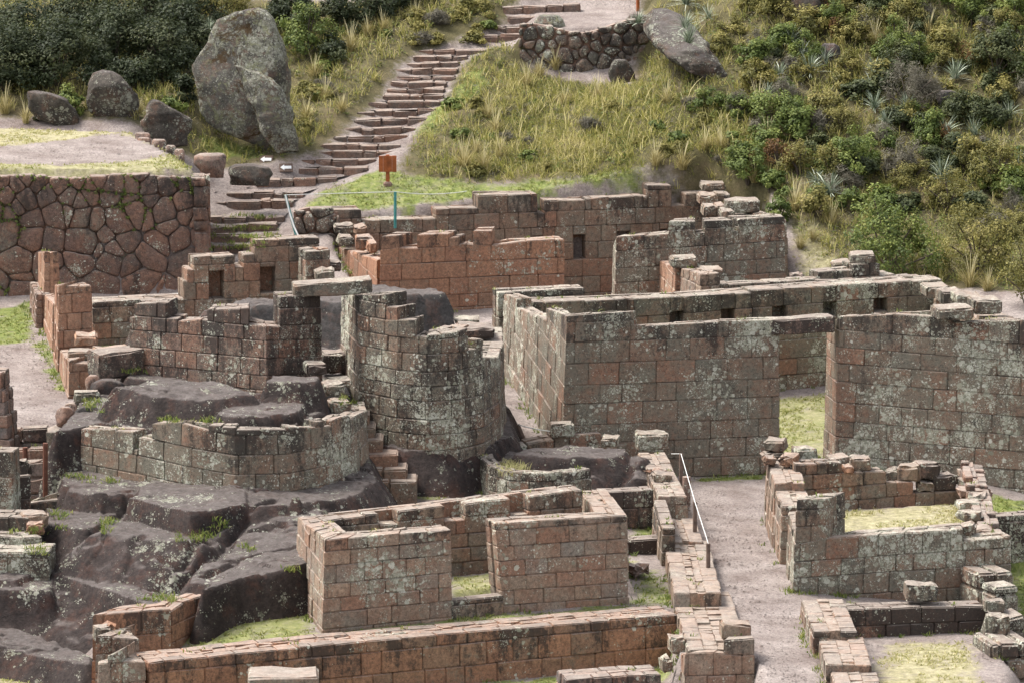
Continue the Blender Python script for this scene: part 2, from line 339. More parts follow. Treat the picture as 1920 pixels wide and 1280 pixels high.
def wall(name, mat, base, tops=None, zt=None, st=None, t=.65, course=.34, ln=(.36, .72), holes=(), parent=None, seed=1,
         batter=.035, drop=.5, bev=.020, tilt=(0, 0), label=None, cat='wall', group=None, core=True, ragged=0.0, tilt_len=.6, back=True, kind_cols=1.0):
    """courses of shaped blocks in two leaves round a rubble core; the face is on the right hand of the base line"""
    rng = np.random.default_rng(seed); pt = Path(base); L = pt.L
    segs = []
    if zt is not None: segs = [(0, zt-pt.p[0, 2], L, zt-pt.p[-1, 2])]
    if st: segs += [(a, ha, min(b, L), hb) for a, ha, b, hb in st]
    for g in (tops or ()):
        if g[0] == 'at':
            f = lambda k: float(np.interp(k, range(len(pt.S)), pt.S)); segs.append((f(g[1]), g[2]-float(pt.zb(f(g[1]))), f(g[3]), g[4]-float(pt.zb(f(g[3]))))); continue
        sg = g[4] if len(g) > 4 else None
        a = pt.hit(g[0], g[1], sg); b = pt.hit(g[2], g[3], sg); segs.append((a[0], a[1], b[0], b[1]) if a[0] < b[0] else (b[0], b[1], a[0], a[1]))
    # close small gaps between consecutive profile pieces
    segs.sort(); segs = [list(g) for g in segs]
    for i in range(len(segs)-1):
        if 0 < segs[i+1][0]-segs[i][2] < .25 or segs[i+1][0] < segs[i][2]: segs[i][2] = segs[i+1][0] = (segs[i+1][0]+segs[i][2])/2
    if segs[0][0] < .25: segs[0][0] = 0
    if L-segs[-1][2] < .25: segs[-1][2] = L
    segs = [g for g in segs if g[2]-g[0] > .03]
    pr = Prof([tuple(g) for g in segs]); hmax = pr.max()
    hl = []
    for h in holes:
        a = pt.hit(h[0], h[3]); b = pt.hit(h[2], h[1]); hl.append((min(a[0], b[0]), max(a[0], b[0]), min(a[1], b[1]), max(a[1], b[1])))
    lf = min(.34, t*.42) if not holes else t*.62; lb2 = min(lf, t*.25) if holes else lf
    def mp(S, O, Hh):
        o = O+batter*np.maximum(Hh, 0)*(1-2*O/t)
        q = S+tilt[0]*Hh*np.clip(1-S/tilt_len, 0, 1)-tilt[1]*Hh*np.clip(1-(L-S)/tilt_len, 0, 1)
        x, y = pt.at(q, o); return np.stack([x, y, pt.zb(np.clip(q, 0, L))+Hh], 1)
    mb = MB(); brk = pr.brk(); corners = list(pt.S[1:-1])
    mids = corners
    hs = [-drop]
    while hs[-1] < hmax: hs.append(hs[-1]+course*rng.uniform(.86, 1.14))
    for leaf in ((0,) if not back else (0, 1)):
        o0, o1 = ((0, lf) if core else (0, t)) if leaf == 0 else (t-lb2, t)
        if not core and leaf: continue
        for ci in range(len(hs)-1):
            a, b = hs[ci], hs[ci+1]
            J = [0.0]
            x = rng.uniform(*ln)*rng.uniform(.4, 1)
            while x < L-.15: J.append(x); x += rng.uniform(*ln)*(1.35 if rng.random() < .12 else 1)
            J.append(L); req = {0.0, L}
            for q in brk:
                if any(abs(q-g[0]) < 1e-3 or abs(q-g[2]) < 1e-3 for g in segs):
                    lo = min(pr(q-.01) if q > .01 else 99, pr(q+.01) if q < L-.01 else 99)
                    if b > lo-.03: req.add(q)
            if leaf == 0:
                for (ha, hb, za, zb_) in hl:
                    if za < b-.02 and zb_ > a+.02: req.update((ha, hb))
            J = sorted(set([j for j in J if all(abs(j-r) > .16 for r in req)])|req)
            J2 = [J[0]]
            for j in J[1:]:
                if j-J2[-1] < .02: continue
                J2.append(j)
            J = J2
            for j0, j1 in zip(J[:-1], J[1:]):
                ta, tb = pr(j0+.01), pr(j1-.01)
                if min(ta, tb) <= a+.10: 
                    if not (max(ta, tb) > a+.16): continue
                ta = max(ta, a+.03); tb = max(tb, a+.03)
                h1a = ta if ta < b+.10 else b; h1b = tb if tb < b+.10 else b
                istop = ta < b+.10
                if istop and ragged and rng.random() < ragged: continue
                zs = [(a, h1a, h1b)]
                if leaf == 0:
                    mid = (j0+j1)/2
                    for (ha, hb, za, zb_) in hl:
                        if ha < mid < hb:
                            nz = []
                            for (p0, p1, p2) in zs:
                                if zb_ <= p0 or za >= max(p1, p2): nz.append((p0, p1, p2)); continue
                                if za-p0 > .05: nz.append((p0, za, za))
                                if min(p1, p2)-zb_ > .05: nz.append((zb_, p1, p2))
                            zs = nz
                if istop: zs = [(p0, p1+rng.uniform(-.02, .008), p2+rng.uniform(-.02, .008)) if p1 == h1a else (p0, p1, p2) for p0, p1, p2 in zs]
                jit = rng.uniform(-.014, .014)
                rel = max(0, 1-(hmax-b)/(course*2.2))
                col = (rng.random(), rng.random(), rel)
                for (p0, p1, p2) in zs:
                    if leaf == 0: add_block(mb, mp, j0+.001, j1-.001, o0+jit, o1, p0+.002, p1-.002, p2-.002, bev, rng, col, mids)
                    else: add_block(mb, mp, j0+.001, j1-.001, o0, o1+jit, p0+.002, p1-.002, p2-.002, bev, rng, col, mids)
    if core:
        cw_ = t-lf-lb2; ncol = 1 if cw_ < .28 else 2
        for cidx in range(ncol):
            a0 = lf-.015+(cw_+.03)*cidx/ncol; a1 = lf-.015+(cw_+.03)*(cidx+1)/ncol
            q = 0.03
            B = [x for x in brk if x > .06]
            while q < L-.06:
                e = min(q+rng.uniform(.18, .5), L-.03)
                nb = [x for x in B if q+.02 < x < e]
                if nb: e = nb[0]
                if L-.03-e < .1: e = L-.03
                ta, tb = pr(q+.005), pr(e-.005)
                if min(ta, tb) > -drop+.1:
                    dz = rng.uniform(.0, .035)
                    add_block(mb, mp, q+.004, e-.004, a0, a1, -drop, ta-dz, tb-dz, .01, rng, (rng.random(), 1.0 if any(h_[0]-.05 < (q+e)/2 < h_[1]+.05 for h_ in hl) else rng.random()*.6, .2), mids, .010)
                q = e
    for i in range(int(L*3)):
        q = rng.uniform(0, L); hh = pr(q)
        if hh > 0: WALLTOPS.append(mp(np.array([q]), np.array([rng.uniform(.08, t-.08)]), np.array([hh]))[0])
    for i in range(int(L*7)):
        q = rng.uniform(0, L); x_, y_ = pt.at(q, -abs(rng.normal(0, .07))-.02); WALLBASES.append((float(x_), float(y_)))
    o = mb.build(name, mat, parent)
    if parent is None: tag(o, label, cat, group)
    return o
def loose(px0, px1, py0, py1, d, label, depth=.5, mat='ashlar_grey', rot=.25, seed=None, name='stone_block', cat='stone block', parent=None, rnd=.03, top=None, group='fallen and leftover blocks of stone'):
    """a single squared block: front face spans the pixel box at distance d"""
    a = PD(px0, py1, d); b = PD(px1, py1, d); c = PD(px0, py0, d)
    wd = b.x-a.x; ht = c.z-a.z-depth*.17*0; rng = np.random.default_rng(seed or int(px0*7+py0*3)); 
    cr, sr = math.cos(rot), math.sin(rot); ht = max(.06, ht-depth*.155)   # part of the height in the picture is the top face
    mb = MB()
    def mp(S, O, Hh): return np.stack([a.x+S*cr-O*sr, a.y+S*sr+O*cr, a.z+Hh], 1)
    bev = min(.045, ht*.2)
    add_block(mb, mp, 0, wd, 0, depth, 0, ht+rng.uniform(-.02, .02), ht+rng.uniform(-.02, .02), bev, rng, (rng.random(), rng.random()*.8, .5), (wd*.35, wd*.68), rnd*.45)
    o = mb.build(name, M[mat], parent)
    if parent is None: tag(o, label, cat, group)
    return o
# ---------------------------------------------------------------- polygonal masonry
def clip(poly, nx, ny, c):
    out = []
    for i in range(len(poly)):
        p, q = poly[i-1], poly[i]; dp = p[0]*nx+p[1]*ny-c; dq = q[0]*nx+q[1]*ny-c
        if (dp <= 0) != (dq <= 0):
            t = dp/(dp-dq); out.append((p[0]+(q[0]-p[0])*t, p[1]+(q[1]-p[1])*t))
        if dq <= 0: out.append(q)
    return out
JOINTS = []
def poly_wall(name, mat, base, hfun, sizes, parent, seed=1, t=.6, gap=.009, bulge=.07, batter=.12, drop=.4):
    rng = np.random.default_rng(seed); pt = Path(base); L = pt.L; hm = max(hfun(x) for x in np.linspace(0, L, 40))
    sites = []; WT = []; h = -drop
    while h < hm+.1:
        sz = sizes(max(0, h)/hm); x = rng.uniform(-.5, .5)*sz
        while x < L+sz:
            sites.append((x+rng.uniform(-.3, .3)*sz, h+rng.uniform(-.3, .3)*sz)); WT.append(rng.uniform(-.16, .16)*sz*sz)
            if rng.random() < .33: sites.append((x+sz*rng.uniform(.3, .6), h+sz*rng.uniform(-.5, .5))); WT.append(-.12*sz*sz)
            x += sz*rng.uniform(.75, 1.6)
        h += sz*.82
    mb = MB()
    def mp(q, o, hh):
        q = np.clip(q, 0, L); x, y = pt.at(q, o+batter*np.maximum(hh, 0)); return np.stack([x, y, pt.zb(q)+hh], 1)
    for i, (sx, sh) in enumerate(sites):
        top = hfun(min(max(sx, 0), L))
        poly = [(0, -drop), (L, -drop), (L, top), (0, top)]
        for j, (tx, th) in enumerate(sites):
            if i == j: continue
            nx, ny = tx-sx, th-sh
            if nx*nx+ny*ny > 9: continue
            poly = clip(poly, nx, ny, (nx*(tx+sx)+ny*(th+sh)+WT[i]-WT[j])/2)
            if len(poly) < 3: break
        if len(poly) < 3: continue
        pp = np.array(poly); cen = pp.mean(0); rad = np.sqrt(((pp-cen)**2).sum(1)).mean()
        if rad < .07: continue
        # resample and round the outline
        q = []
        for a, b in zip(pp, np.roll(pp, -1, 0)):
            n = max(1, int(np.hypot(*(b-a))/.09))
            for kk in range(n): q.append(a+(b-a)*kk/n)
        q = np.array(q)
        if len(q) < 5: continue
        for _ in range(1): q = .5*q+.25*np.roll(q, 1, 0)+.25*np.roll(q, -1, 0)
        q = cen+(q-cen)*(1-gap/rad*.8)
        if drop == .4 and t >= .7:
            for kk in range(0, len(q), 2): JOINTS.append((mp(q[kk:kk+1, 0], np.array([.02]), q[kk:kk+1, 1])[0], q[kk, 1]/hm))
        bl = bulge*min(1, rad/.4)*rng.uniform(.6, 1.3); n = len(q); jit = rng.uniform(-.03, .03)
        rings = [(1.0, .35), (1.0, bl), (.95, bl*.4), (.82, bl*.08), (.45, 0), ]
        V = []; 
        for sc, o in rings:
            r = cen+(q-cen)*sc; V.append(mp(r[:, 0], np.full(n, o+jit), r[:, 1]))
        V.append(mp(cen[None, 0], np.array([jit-.01]), cen[None, 1])); V = np.concatenate(V)+rng.normal(0, .006, (n*5+1, 3))
        f = []
        for r in range(4):
            for kk in range(n):
                k2 = (kk+1) % n; f.append((r*n+kk, r*n+k2, (r+1)*n+k2, (r+1)*n+kk))
        for kk in range(n): f.append((4*n+kk, 4*n+(kk+1) % n, 5*n))
        mb.add(V, f, (rng.random(), rng.random(), .5 if sh > hm*.75 else .15))
    o = mb.build(name, mat, parent, smooth=True)
    # packed earth behind the stones
    ss = np.linspace(0, L, 40); eb = MB(); v = []
    for s_ in ss: v.append((s_, -drop)); 
    top = np.array([hfun(x)-.03 for x in ss]); z0 = np.full(40, -drop)
    A = mp(ss, np.full(40, .16), z0); B_ = mp(ss, np.full(40, .16), top); C_ = mp(ss, np.full(40, min(t, .35)), top)
    eb.add(np.concatenate([A, B_, C_]), [(i, i+1, 40+i+1, 40+i) for i in range(39)]+[(40+i, 40+i+1, 80+i+1, 80+i) for i in range(39)], (.3, .3, .2))
    eb.build('earth_packing', M['core_earth'], parent)
    return o
# ---------------------------------------------------------------- the lie of the land
def td(py): return math.tan(PITCH+math.atan((py-640)/F))
def hill(px, py):                       # the slope behind: gentler along the stairs, steeper on the right
    f = min(1, max(0, (px-1050)/350)); m = .35+.10*f; d0 = 137.8-.9*f
    d = (H-2.0+d0*m)/(m+td(py)); return D(px, d, 2.0+m*(d-d0))
def add_z(v, dz): return Vector((v.x, v.y, v.z+dz))
STEPS = [(943, 1088, 17, 5), (952, 1051, 33, 31), (930, 1004, 51, 49), (868, 980, 71, 66), (785, 910, 96, 94), (775, 878, 107, 106), (762, 861, 119, 118),
         (738, 859, 131, 130), (742, 854, 144, 143), (732, 838, 156, 154), (725, 834, 168, 166), (718, 832, 180, 178), (691, 826, 193, 189), (668, 819, 210, 206),
         (665, 799, 225, 222), (638, 779, 243, 240), (626, 765, 258, 255), (604, 752, 273, 270), (591, 749, 285, 284), (564, 705, 301, 299), (560, 691, 316, 312),
         (480, 632, 339, 333), (401, 571, 366, 361), (400, 551, 380, 376), (391, 534, 409, 405), (393, 520, 425, 420), (395, 520, 442, 438), (398, 482, 463, 458)]
CTRL = []
def cp(px, py, z): CTRL.append(tuple(P(px, py, z)))
def cd(px, d, z): CTRL.append(tuple(D(px, d, z)))
for a in [(605, 1190, 0), (1195, 1135, 0), (1290, 897, 0), (1430, 888, 0), (1400, 1280, -.12), (1350, 1000, 0), (1450, 900, 0), (1490, 1110, 0), (1000, 1135, .05), (1545, 845, .18),
          (1860, 922, -.15), (1600, 880, .1), (1500, 800, .12), (1500, 745, .15), (1750, 735, .2), (1150, 735, .2), (20, 1262, -.9), (150, 1280, -.95), (400, 1165, 0), (560, 1160, 0),
          (760, 935, .55), (860, 915, .55), (1000, 935, .4), (1200, 900, .2), (1280, 870, .05), (1000, 780, .75), (950, 720, .95), (930, 640, 1.1), (1095, 590, 1.2), (1300, 560, 1.4), (850, 600, 1.2), (60, 850, .9), (60, 900, .7),
          (60, 800, 1.2), (60, 700, 1.3), (60, 600, 1.45), (210, 648, 1.35), (0, 560, 1.5), (390, 530, 1.6), (-150, 560, 1.5), (-150, 800, 1.2), (1700, 500, 1.9), (1500, 520, 1.6), (1900, 560, 1.6), (2050, 560, 1.6), (1600, 540, 1.5), (560, 450, 2.2), (480, 480, 1.9)]: cp(*a)
for px, d, z in [(-600, 120, .8), (-600, 100, -1), (2400, 118, -1.6), (2500, 100, -2), (2500, 130, .5), (0, 88, -1), (960, 88, -.9), (1920, 88, -1.2), (-2500, 100, -2), (-2500, 130, 1), (4400, 100, -4), (4400, 130, -1)]: cd(px, d, z)
for xl, xr, yl, yr in STEPS:
    CTRL.append(tuple(add_z(hill((xl+xr)/2, (yl+yr)/2), -.26)))
    if yl < 320: CTRL.append(tuple(add_z(hill(xl-45, yl), .12))); CTRL.append(tuple(add_z(hill(xr+45, yr), .10)))
for px, py in [(600, 380), (640, 350), (730, 345), (850, 365), (900, 340), (1000, 345), (1150, 350), (700, 390), (850, 385), (900, 250), (1000, 200), (1100, 300), (1150, 200), (1000, 300), (950, 140),
               (1250, 300), (1400, 350), (1400, 200), (1550, 400), (1550, 250), (1550, 100), (1700, 400), (1700, 250), (1700, 100), (1900, 420), (1900, 250), (1900, 100), (1900, 0), (1700, 0), (1400, 0), (1300, 100),
               (560, 200), (560, 100), (650, 60), (560, 0), (700, 0), (420, 330), (400, 290), (480, 300)]:
    CTRL.append(tuple(hill(px, py)))
for px, d, z in [(1000, 147.9, 5.3), (1100, 147.7, 5.3), (1200, 148.2, 5.35), (1060, 146.5, 4.9)]: cd(px, d, z)
for px, py, z in [(100, 225, 4.85), (-100, 222, 4.85), (250, 235, 4.75), (330, 265, 4.3), (330, 180, 5.3), (440, 200, 4.7)]: cp(px, py, z)
for px, d, z in [(-100, 152, 7.6), (150, 152, 7.6), (350, 152, 7.4), (-400, 150, 7), (700, 165, 12.5), (0, 165, 13), (1300, 165, 14.5), (1900, 165, 15), (2400, 145, 6.5), (2600, 165, 15),
                 (-1500, 165, 13), (4000, 165, 15), (0, 230, 42), (960, 230, 44), (1900, 230, 46), (-2500, 230, 44), (4500, 230, 46)]: cd(px, d, z)
CT = np.array(CTRL); keep = []
for i, c in enumerate(CT):
    if all(np.hypot(*(c[:2]-CT[j][:2])) > .12 for j in keep): keep.append(i)
CT = CT[keep]
_d = np.hypot(CT[:, None, 0]-CT[None, :, 0], CT[:, None, 1]-CT[None, :, 1]); n_ = len(CT)
A_ = np.zeros((n_+3, n_+3)); A_[:n_, :n_] = -_d-np.eye(n_)*.02; Q_ = np.c_[np.ones(n_), CT[:, :2]]; A_[:n_, n_:] = Q_; A_[n_:, :n_] = Q_.T
W_ = np.linalg.solve(A_, np.r_[CT[:, 2], 0, 0, 0])
def base_z(x, y):
    x = np.asarray(x, float); y = np.asarray(y, float); out = W_[n_]+W_[n_+1]*x+W_[n_+2]*y
    for (cx, cy, _), wt in zip(CT, W_[:n_]): out = out-wt*np.hypot(x-cx, y-cy)
    return out
def poly_dist(x, y, poly):              # signed distance, negative inside
    x = np.asarray(x, float); y = np.asarray(y, float); d = np.full(x.shape, 1e9); ins = np.zeros(x.shape, bool); n = len(poly)
    for i in range(n):
        ax, ay = poly[i][:2]; bx, by = poly[(i+1) % n][:2]; ex, ey = bx-ax, by-ay
        t = np.clip(((x-ax)*ex+(y-ay)*ey)/max(1e-9, ex*ex+ey*ey), 0, 1); d = np.minimum(d, np.hypot(x-ax-t*ex, y-ay-t*ey))
        if ay != by: ins ^= ((ay > y) != (by > y)) & (x < (bx-ax)*(y-ay)/(by-ay)+ax)
    return np.where(ins, -d, d)
def plane(pts):
    p = np.array([tuple(q) for q in pts]); c, *_ = np.linalg.lstsq(np.c_[p[:, :2]-p[:, :2].mean(0), np.ones(len(p))], p[:, 2], rcond=None); m = p[:, :2].mean(0)
    return lambda x, y: c[0]*(x-m[0])+c[1]*(y-m[1])+c[2]
ZONES = []
def zone(pts, blend=.2): ZONES.append(([tuple(p) for p in pts], plane(pts), blend))
zone([D(-900, 133.35, 4.72), D(384, 133.8, 4.7), P(330, 285, 4.7), P(255, 247, 4.75), P(-150, 232, 4.8), D(-900, 142, 4.8)], .25)
zone([D(611, 102.7, .42), D(1188, 105.1, .42), D(1145, 106.9, .42), D(598, 104.2, .42)], .12)
zone([D(258, 99.6, -.88), D(1262, 103.7, -.88), D(1264, 100.2, -.88), D(1412, 100.2, -.88), D(1425, 88, -.9), D(200, 88, -.9)], .12)
zone([D(-400, 107, -.9), D(60, 106, -.9), D(158, 105, -.9), D(163, 101.6, -.9), D(270, 100.4, -.9), D(270, 90, -.95), D(-400, 90, -.95)], .3)
zone([D(632, 139.35, .15), D(640, 138, .15), D(712, 132.6, .15), D(1140, 133.7, .15), D(1484, 134.9, .15), D(1425, 140, .2), D(1325, 141.8, .2)], .2)
zone([D(1495, 106.3, .48), D(1882, 107.5, .46), D(1815, 112.4, .5), D(1500, 111.4, .5)], .15)
zone([D(1540, 103.8, -.42), D(1852, 104.3, -.42), D(1900, 101, -.45), D(1900, 88, -.5), D(1585, 88, -.5)], .15)
zone([D(1873, 114.2, -1.5), D(2300, 114.5, -1.5), D(2400, 88, -1.9), D(1960, 88, -1.8), D(1935, 100, -1.6), D(1893, 108, -1.5)], .3)
zone([D(965, 148.5, 6.55), D(1222, 148.9, 6.6), P(1230, 15, 6.8), P(1000, 2, 6.85), P(985, 50, 6.6)], .3)
def ground_z(x, y):
    z = base_z(x, y)
    for poly, pl, bl in ZONES:
        d = poly_dist(x, y, poly); k = np.clip(.5-d/bl*.5, 0, 1); k = k*k*(3-2*k); z = z*(1-k)+pl(np.asarray(x, float), np.asarray(y, float))*k
    return z
def hit(px, py, d0=97., d1=190.):       # the point of the ground seen at a pixel
    r = ray(px, py); ds = np.arange(d0, d1, .12); x = r[0]/r[1]*ds; z = H+r[2]/r[1]*ds; g = ground_z(x, ds); k = np.argmax(z < g)
    if not (z < g).any(): k = len(ds)-1
    return Vector((x[k], ds[k], float(g[k])))
def gp(*pts): return [tuple(hit(*p)) for p in pts]
# grass: (pixel outline of the patch on the ground, greenness, dryness, edge)
def wpoly(kind, pts):
    return [tuple(p) for p in pts]
GRASS = []      # (world polygon, lawn, dry)
def lawn(pts, dry, amt=1.0, edge=.35): GRASS.append((pts, amt, dry, edge))
z0 = lambda z, *pts: [tuple(P(a, b, z)) for a, b in pts]
lawn(z0(0, (320, 1225), (590, 1200), (600, 1190), (570, 1150), (380, 1160), (322, 1190)), .35)
lawn(z0(.42, (600, 1095), (1190, 1050), (1180, 1020), (600, 1085)), .45); lawn(z0(.42, (845, 1150), (950, 1150), (945, 1075), (840, 1080)), .45)
lawn(z0(.1, (1185, 1130), (1262, 1125), (1245, 1065), (1185, 1070)), .15, .8); lawn(z0(.1, (1185, 1010), (1235, 1010), (1225, 965), (1180, 970)), .1)
lawn([tuple(D(*a)) for a in [(1070, 118.5, .1), (1462, 119, .1), (1570, 119.5, .1), (1800, 121, .1), (1760, 127.8, .2), (1010, 124.8, .2)]], .45)
lawn([tuple(D(*a)) for a in [(1500, 106.4, .48), (1880, 107.6, .5), (1812, 112.3, .5), (1500, 111.2, .5)]], .85)
lawn(z0(-.42, (1640, 1280), (1655, 1205), (1815, 1200), (1830, 1230), (1850, 1300), (1660, 1320)), .9, 1.0, .8)
lawn(z0(-.15, (1850, 970), (1850, 925), (2050, 925), (2050, 975)), .1); lawn(z0(-1.5, (1890, 1130), (1890, 1060), (2050, 1060), (2050, 1280), (1925, 1280)), .05)
lawn(z0(4.75, (-100, 320), (378, 312), (330, 285), (250, 300), (150, 305), (-100, 305)), .55); lawn(z0(4.75, (-150, 285), (60, 270), (220, 250), (330, 285), (250, 240), (-150, 235)), .85, 1, .5)
lawn(gp((565, 395), (640, 405), (700, 410), (900, 385), (1110, 375), (1210, 365), (1190, 340), (1050, 335), (900, 345), (800, 330), (700, 325), (640, 345), (600, 365)), .25)
lawn(gp((1100, 376), (1300, 356), (1320, 338), (1180, 330), (1050, 336)), .65, .9, .6)
lawn(gp((1490, 530), (1560, 520), (1580, 470), (1530, 420), (1485, 430)), .85, .8, .8)
lawn(gp((780, 255), (815, 255), (870, 200), (920, 165), (900, 135), (870, 135), (855, 165)), .15); lawn(gp((395, 405), (520, 400), (525, 440), (480, 468), (400, 470)), .2, .7, .5)
lawn(z0(1.45, (-100, 640), (60, 635), (66, 570), (-100, 585)), .15); lawn(z0(1.35, (66, 640), (108, 725), (125, 725), (90, 640)), .1); lawn(z0(1.35, (195, 662), (245, 658), (245, 640), (190, 645)), .4)
lawn([tuple(D(*a)) for a in [(300, 99, -.88), (1262, 102.9, -.88), (1262, 101.3, -.9), (800, 99.3, -.9), (500, 96, -.9), (300, 96, -.9)]], .3)
lawn(z0(-.9, (-100, 1243), (40, 1250), (95, 1290), (-100, 1300)), .75); lawn(z0(0, (1285, 907), (1430, 897), (1430, 888), (1285, 897)), .1); lawn(gp((350, 265), (390, 255), (470, 270), (500, 290), (420, 305)), .2)
lawn(z0(.55, (735, 945), (890, 925), (890, 915), (790, 925)), .3, .75); lawn(z0(0, (610, 1198), (1195, 1143), (1195, 1133), (610, 1188)), .1, .9, .2)
SCRUB = [gp((-300, 205), (250, 225), (330, 275), (540, 290), (590, 285), (655, 225), (700, 185), (735, 125), (770, 98), (860, 66), (930, 45), (960, 0), (-300, 0)), gp((760, 320), (790, 255), (850, 185), (875, 125), (930, 90), (975, 75), (980, 135), (1200, 160), (1215, 20), (1260, 0), (2300, 0), (2300, 500), (1900, 545), (1560, 500), (1500, 440), (1470, 370), (1300, 345), (1000, 340), (860, 335))]
for s_ in SCRUB[:1]: s_ += [tuple(D(960, 175, 16)), tuple(D(-500, 175, 16))]
SCRUB[0] = [tuple(p) for p in SCRUB[0]]
_top = [tuple(D(1260, 180, 20)), tuple(D(2600, 180, 20))]; SCRUB[1] = SCRUB[1][:9]+_top+SCRUB[1][10:]
def masks(x, y):
    g = np.zeros(np.shape(x)); dr = np.zeros(np.shape(x)); sc = np.zeros(np.shape(x))
    rag = np.array([mnoise.fractal(Vector((a*1.6, b*1.6, 6)), .7, 2.1, 4) for a, b in zip(np.ravel(x), np.ravel(y))]).reshape(np.shape(x)) if np.size(x) else 0
    for poly, amt, dry, edge in GRASS:
        k = np.clip(.5-(poly_dist(x, y, poly)+rag*.28)/edge, 0, 1)*amt; dr = np.where(k > g, dry, dr); g = np.maximum(g, k)
    for poly in SCRUB: sc = np.maximum(sc, np.clip(.5-poly_dist(x, y, poly)/1.2, 0, 1))
    xx, yy = np.asarray(x, float), np.asarray(y, float)
    far = np.maximum.reduce([np.clip((yy-153.5)/3, 0, 1), np.clip((xx-13.2)/2, 0, 1)*np.clip((yy-127)/3, 0, 1), np.clip((-13.5-xx)/2, 0, 1)*np.clip((yy-143)/2, 0, 1)]); sc = np.maximum(sc, far)
    return g, dr, sc
def build_ground():
    xs = np.concatenate([np.arange(-160, -24, 8), np.arange(-24, -14, .6), np.arange(-14, 15, .15), np.arange(15, 26, .6), np.arange(26, 170, 8)])
    ys = np.concatenate([np.arange(-60, 90, 10), np.arange(90, 96, .6), np.arange(96, 152, .15), np.arange(152, 166, .5), np.arange(166, 300, 6)])
    X, Y = np.meshgrid(xs, ys); Z = ground_z(X, Y)
    nz = np.array([mnoise.fractal(Vector((a*.9, b*.9, 0)), .9, 2.1, 5) for a, b in zip(X.ravel(), Y.ravel())]).reshape(X.shape)
    g, dr, sc = masks(X, Y); Z = Z+nz*(.018+.16*sc)
    ny, nx = X.shape; idx = np.arange(nx*ny).reshape(ny, nx)
    f = np.stack([idx[:-1, :-1], idx[:-1, 1:], idx[1:, 1:], idx[1:, :-1]], -1).reshape(-1, 4)
    mb = MB(); mb.addq(np.stack([X, Y, Z], -1).reshape(-1, 3), f, np.stack([g, dr, sc], -1).reshape(-1, 3))
    tag(mb.build('ground', M['ground'], smooth=True), kind='structure')
build_ground()
# ---------------------------------------------------------------- bedrock carved into steps
def carve(name, mat, plats, cracks, px0, px1, d0, d1, res, label, amp=.05, cat='rock outcrop'):
    xa = D(px0, d0, 0).x; xb = D(px1, d1, 0).x
    if px0 < 960: xa = min(xa, D(px0, d1, 0).x)
    X, Y = np.meshgrid(np.arange(xa, xb, res), np.arange(d0, d1, res)); Z = np.full(X.shape, -9.)
    nx_ = np.array([mnoise.fractal(Vector((a*.8, b*.8, 3.3)), .8, 2.1, 4) for a, b in zip(X.ravel(), Y.ravel())]).reshape(X.shape)
    nf = np.array([mnoise.fractal(Vector((a*3.5, b*3.5, 5.5)), .7, 2.2, 4) for a, b in zip(X.ravel(), Y.ravel())]).reshape(X.shape)
    nb = np.array([mnoise.turbulence(Vector((a*1.5+b*.4, b*1.5, 9.1)), 4, False) for a, b in zip(X.ravel(), Y.ravel())]).reshape(X.shape)
    for pts, k, r, rough in plats:
        w_ = [tuple(P(*p)) for p in pts]; pl = plane(w_); d = np.maximum(poly_dist(X+nx_*.07, Y+np.roll(nx_, 37, 1)*.07, w_), 0)
        r = r*.2; dd = np.sqrt(d*d+r*r)-r
        cl = [min(p[2] for p in w_), max(p[2] for p in w_)]
        z = np.clip(pl(X, Y), cl[0]-.05, cl[1]+.05)-k*dd+nx_*amp*(1+rough)+nb*.07*rough*np.clip(d*2+.3, 0, 1)
        Z = np.maximum(Z, z)
    vc = []
    for a_, b_ in zip(X.ravel(), Y.ravel()):
        q_ = Vector((a_*.62+.25*mnoise.noise(Vector((a_*1.7, b_*1.7, 1))), b_*.8+.25*mnoise.noise(Vector((a_*1.7, b_*1.7, 8))), .3)); dd_ = mnoise.voronoi(q_)[0]; vc.append(dd_[1]-dd_[0])
    vc = np.array(vc).reshape(X.shape); Z -= np.clip(.07-vc, 0, .07)/.07*.06*np.clip(.35+nx_*1.5, 0, 1)
    for pts, dep, wd in cracks:
        w_ = [tuple(P(*p)) for p in pts]; d = np.full(X.shape, 1e9)
        for (ax, ay, _), (bx, by, _) in zip(w_[:-1], w_[1:]):
            ex, ey = bx-ax, by-ay; t = np.clip(((X-ax)*ex+(Y-ay)*ey)/(ex*ex+ey*ey), 0, 1); d = np.minimum(d, np.hypot(X-ax-t*ex, Y-ay-t*ey))
        Z -= dep*np.exp(-((d+nx_*.08)/wd)**2)
    rd = np.array([1-abs(mnoise.noise(Vector((a*1.1-b*.5, b*1.9+a*.6, 21.))))*2 for a, b in zip(X.ravel(), Y.ravel())]).reshape(X.shape); nh_ = np.array([mnoise.fractal(Vector((a*9, b*9, 2.5)), .8, 2.1, 3) for a, b in zip(X.ravel(), Y.ravel())]).reshape(X.shape); Z += nh_*.009+nf*.034*np.clip(.4+np.abs(nx_)*1.3, 0, 1)-.10*np.clip(rd-.86, 0, 1)/.14*np.clip(nx_*2+.5, 0, 1)
    keep = Z > ground_z(X, Y)-.45
    ny, nx = X.shape; idx = np.arange(nx*ny).reshape(ny, nx)
    f = np.stack([idx[:-1, :-1], idx[:-1, 1:], idx[1:, 1:], idx[1:, :-1]], -1).reshape(-1, 4); f = f[keep.ravel()[f].all(1)]
    used = np.unique(f); rm = np.full(nx*ny, -1); rm[used] = np.arange(len(used)); V = np.stack([X, Y, Z], -1).reshape(-1, 3)[used]
    mb = MB(); mb.addq(V, rm[f], np.tile([.5, .5, .5], (len(V), 1)))
    return tag(mb.build(name, mat, smooth=True), label, cat)
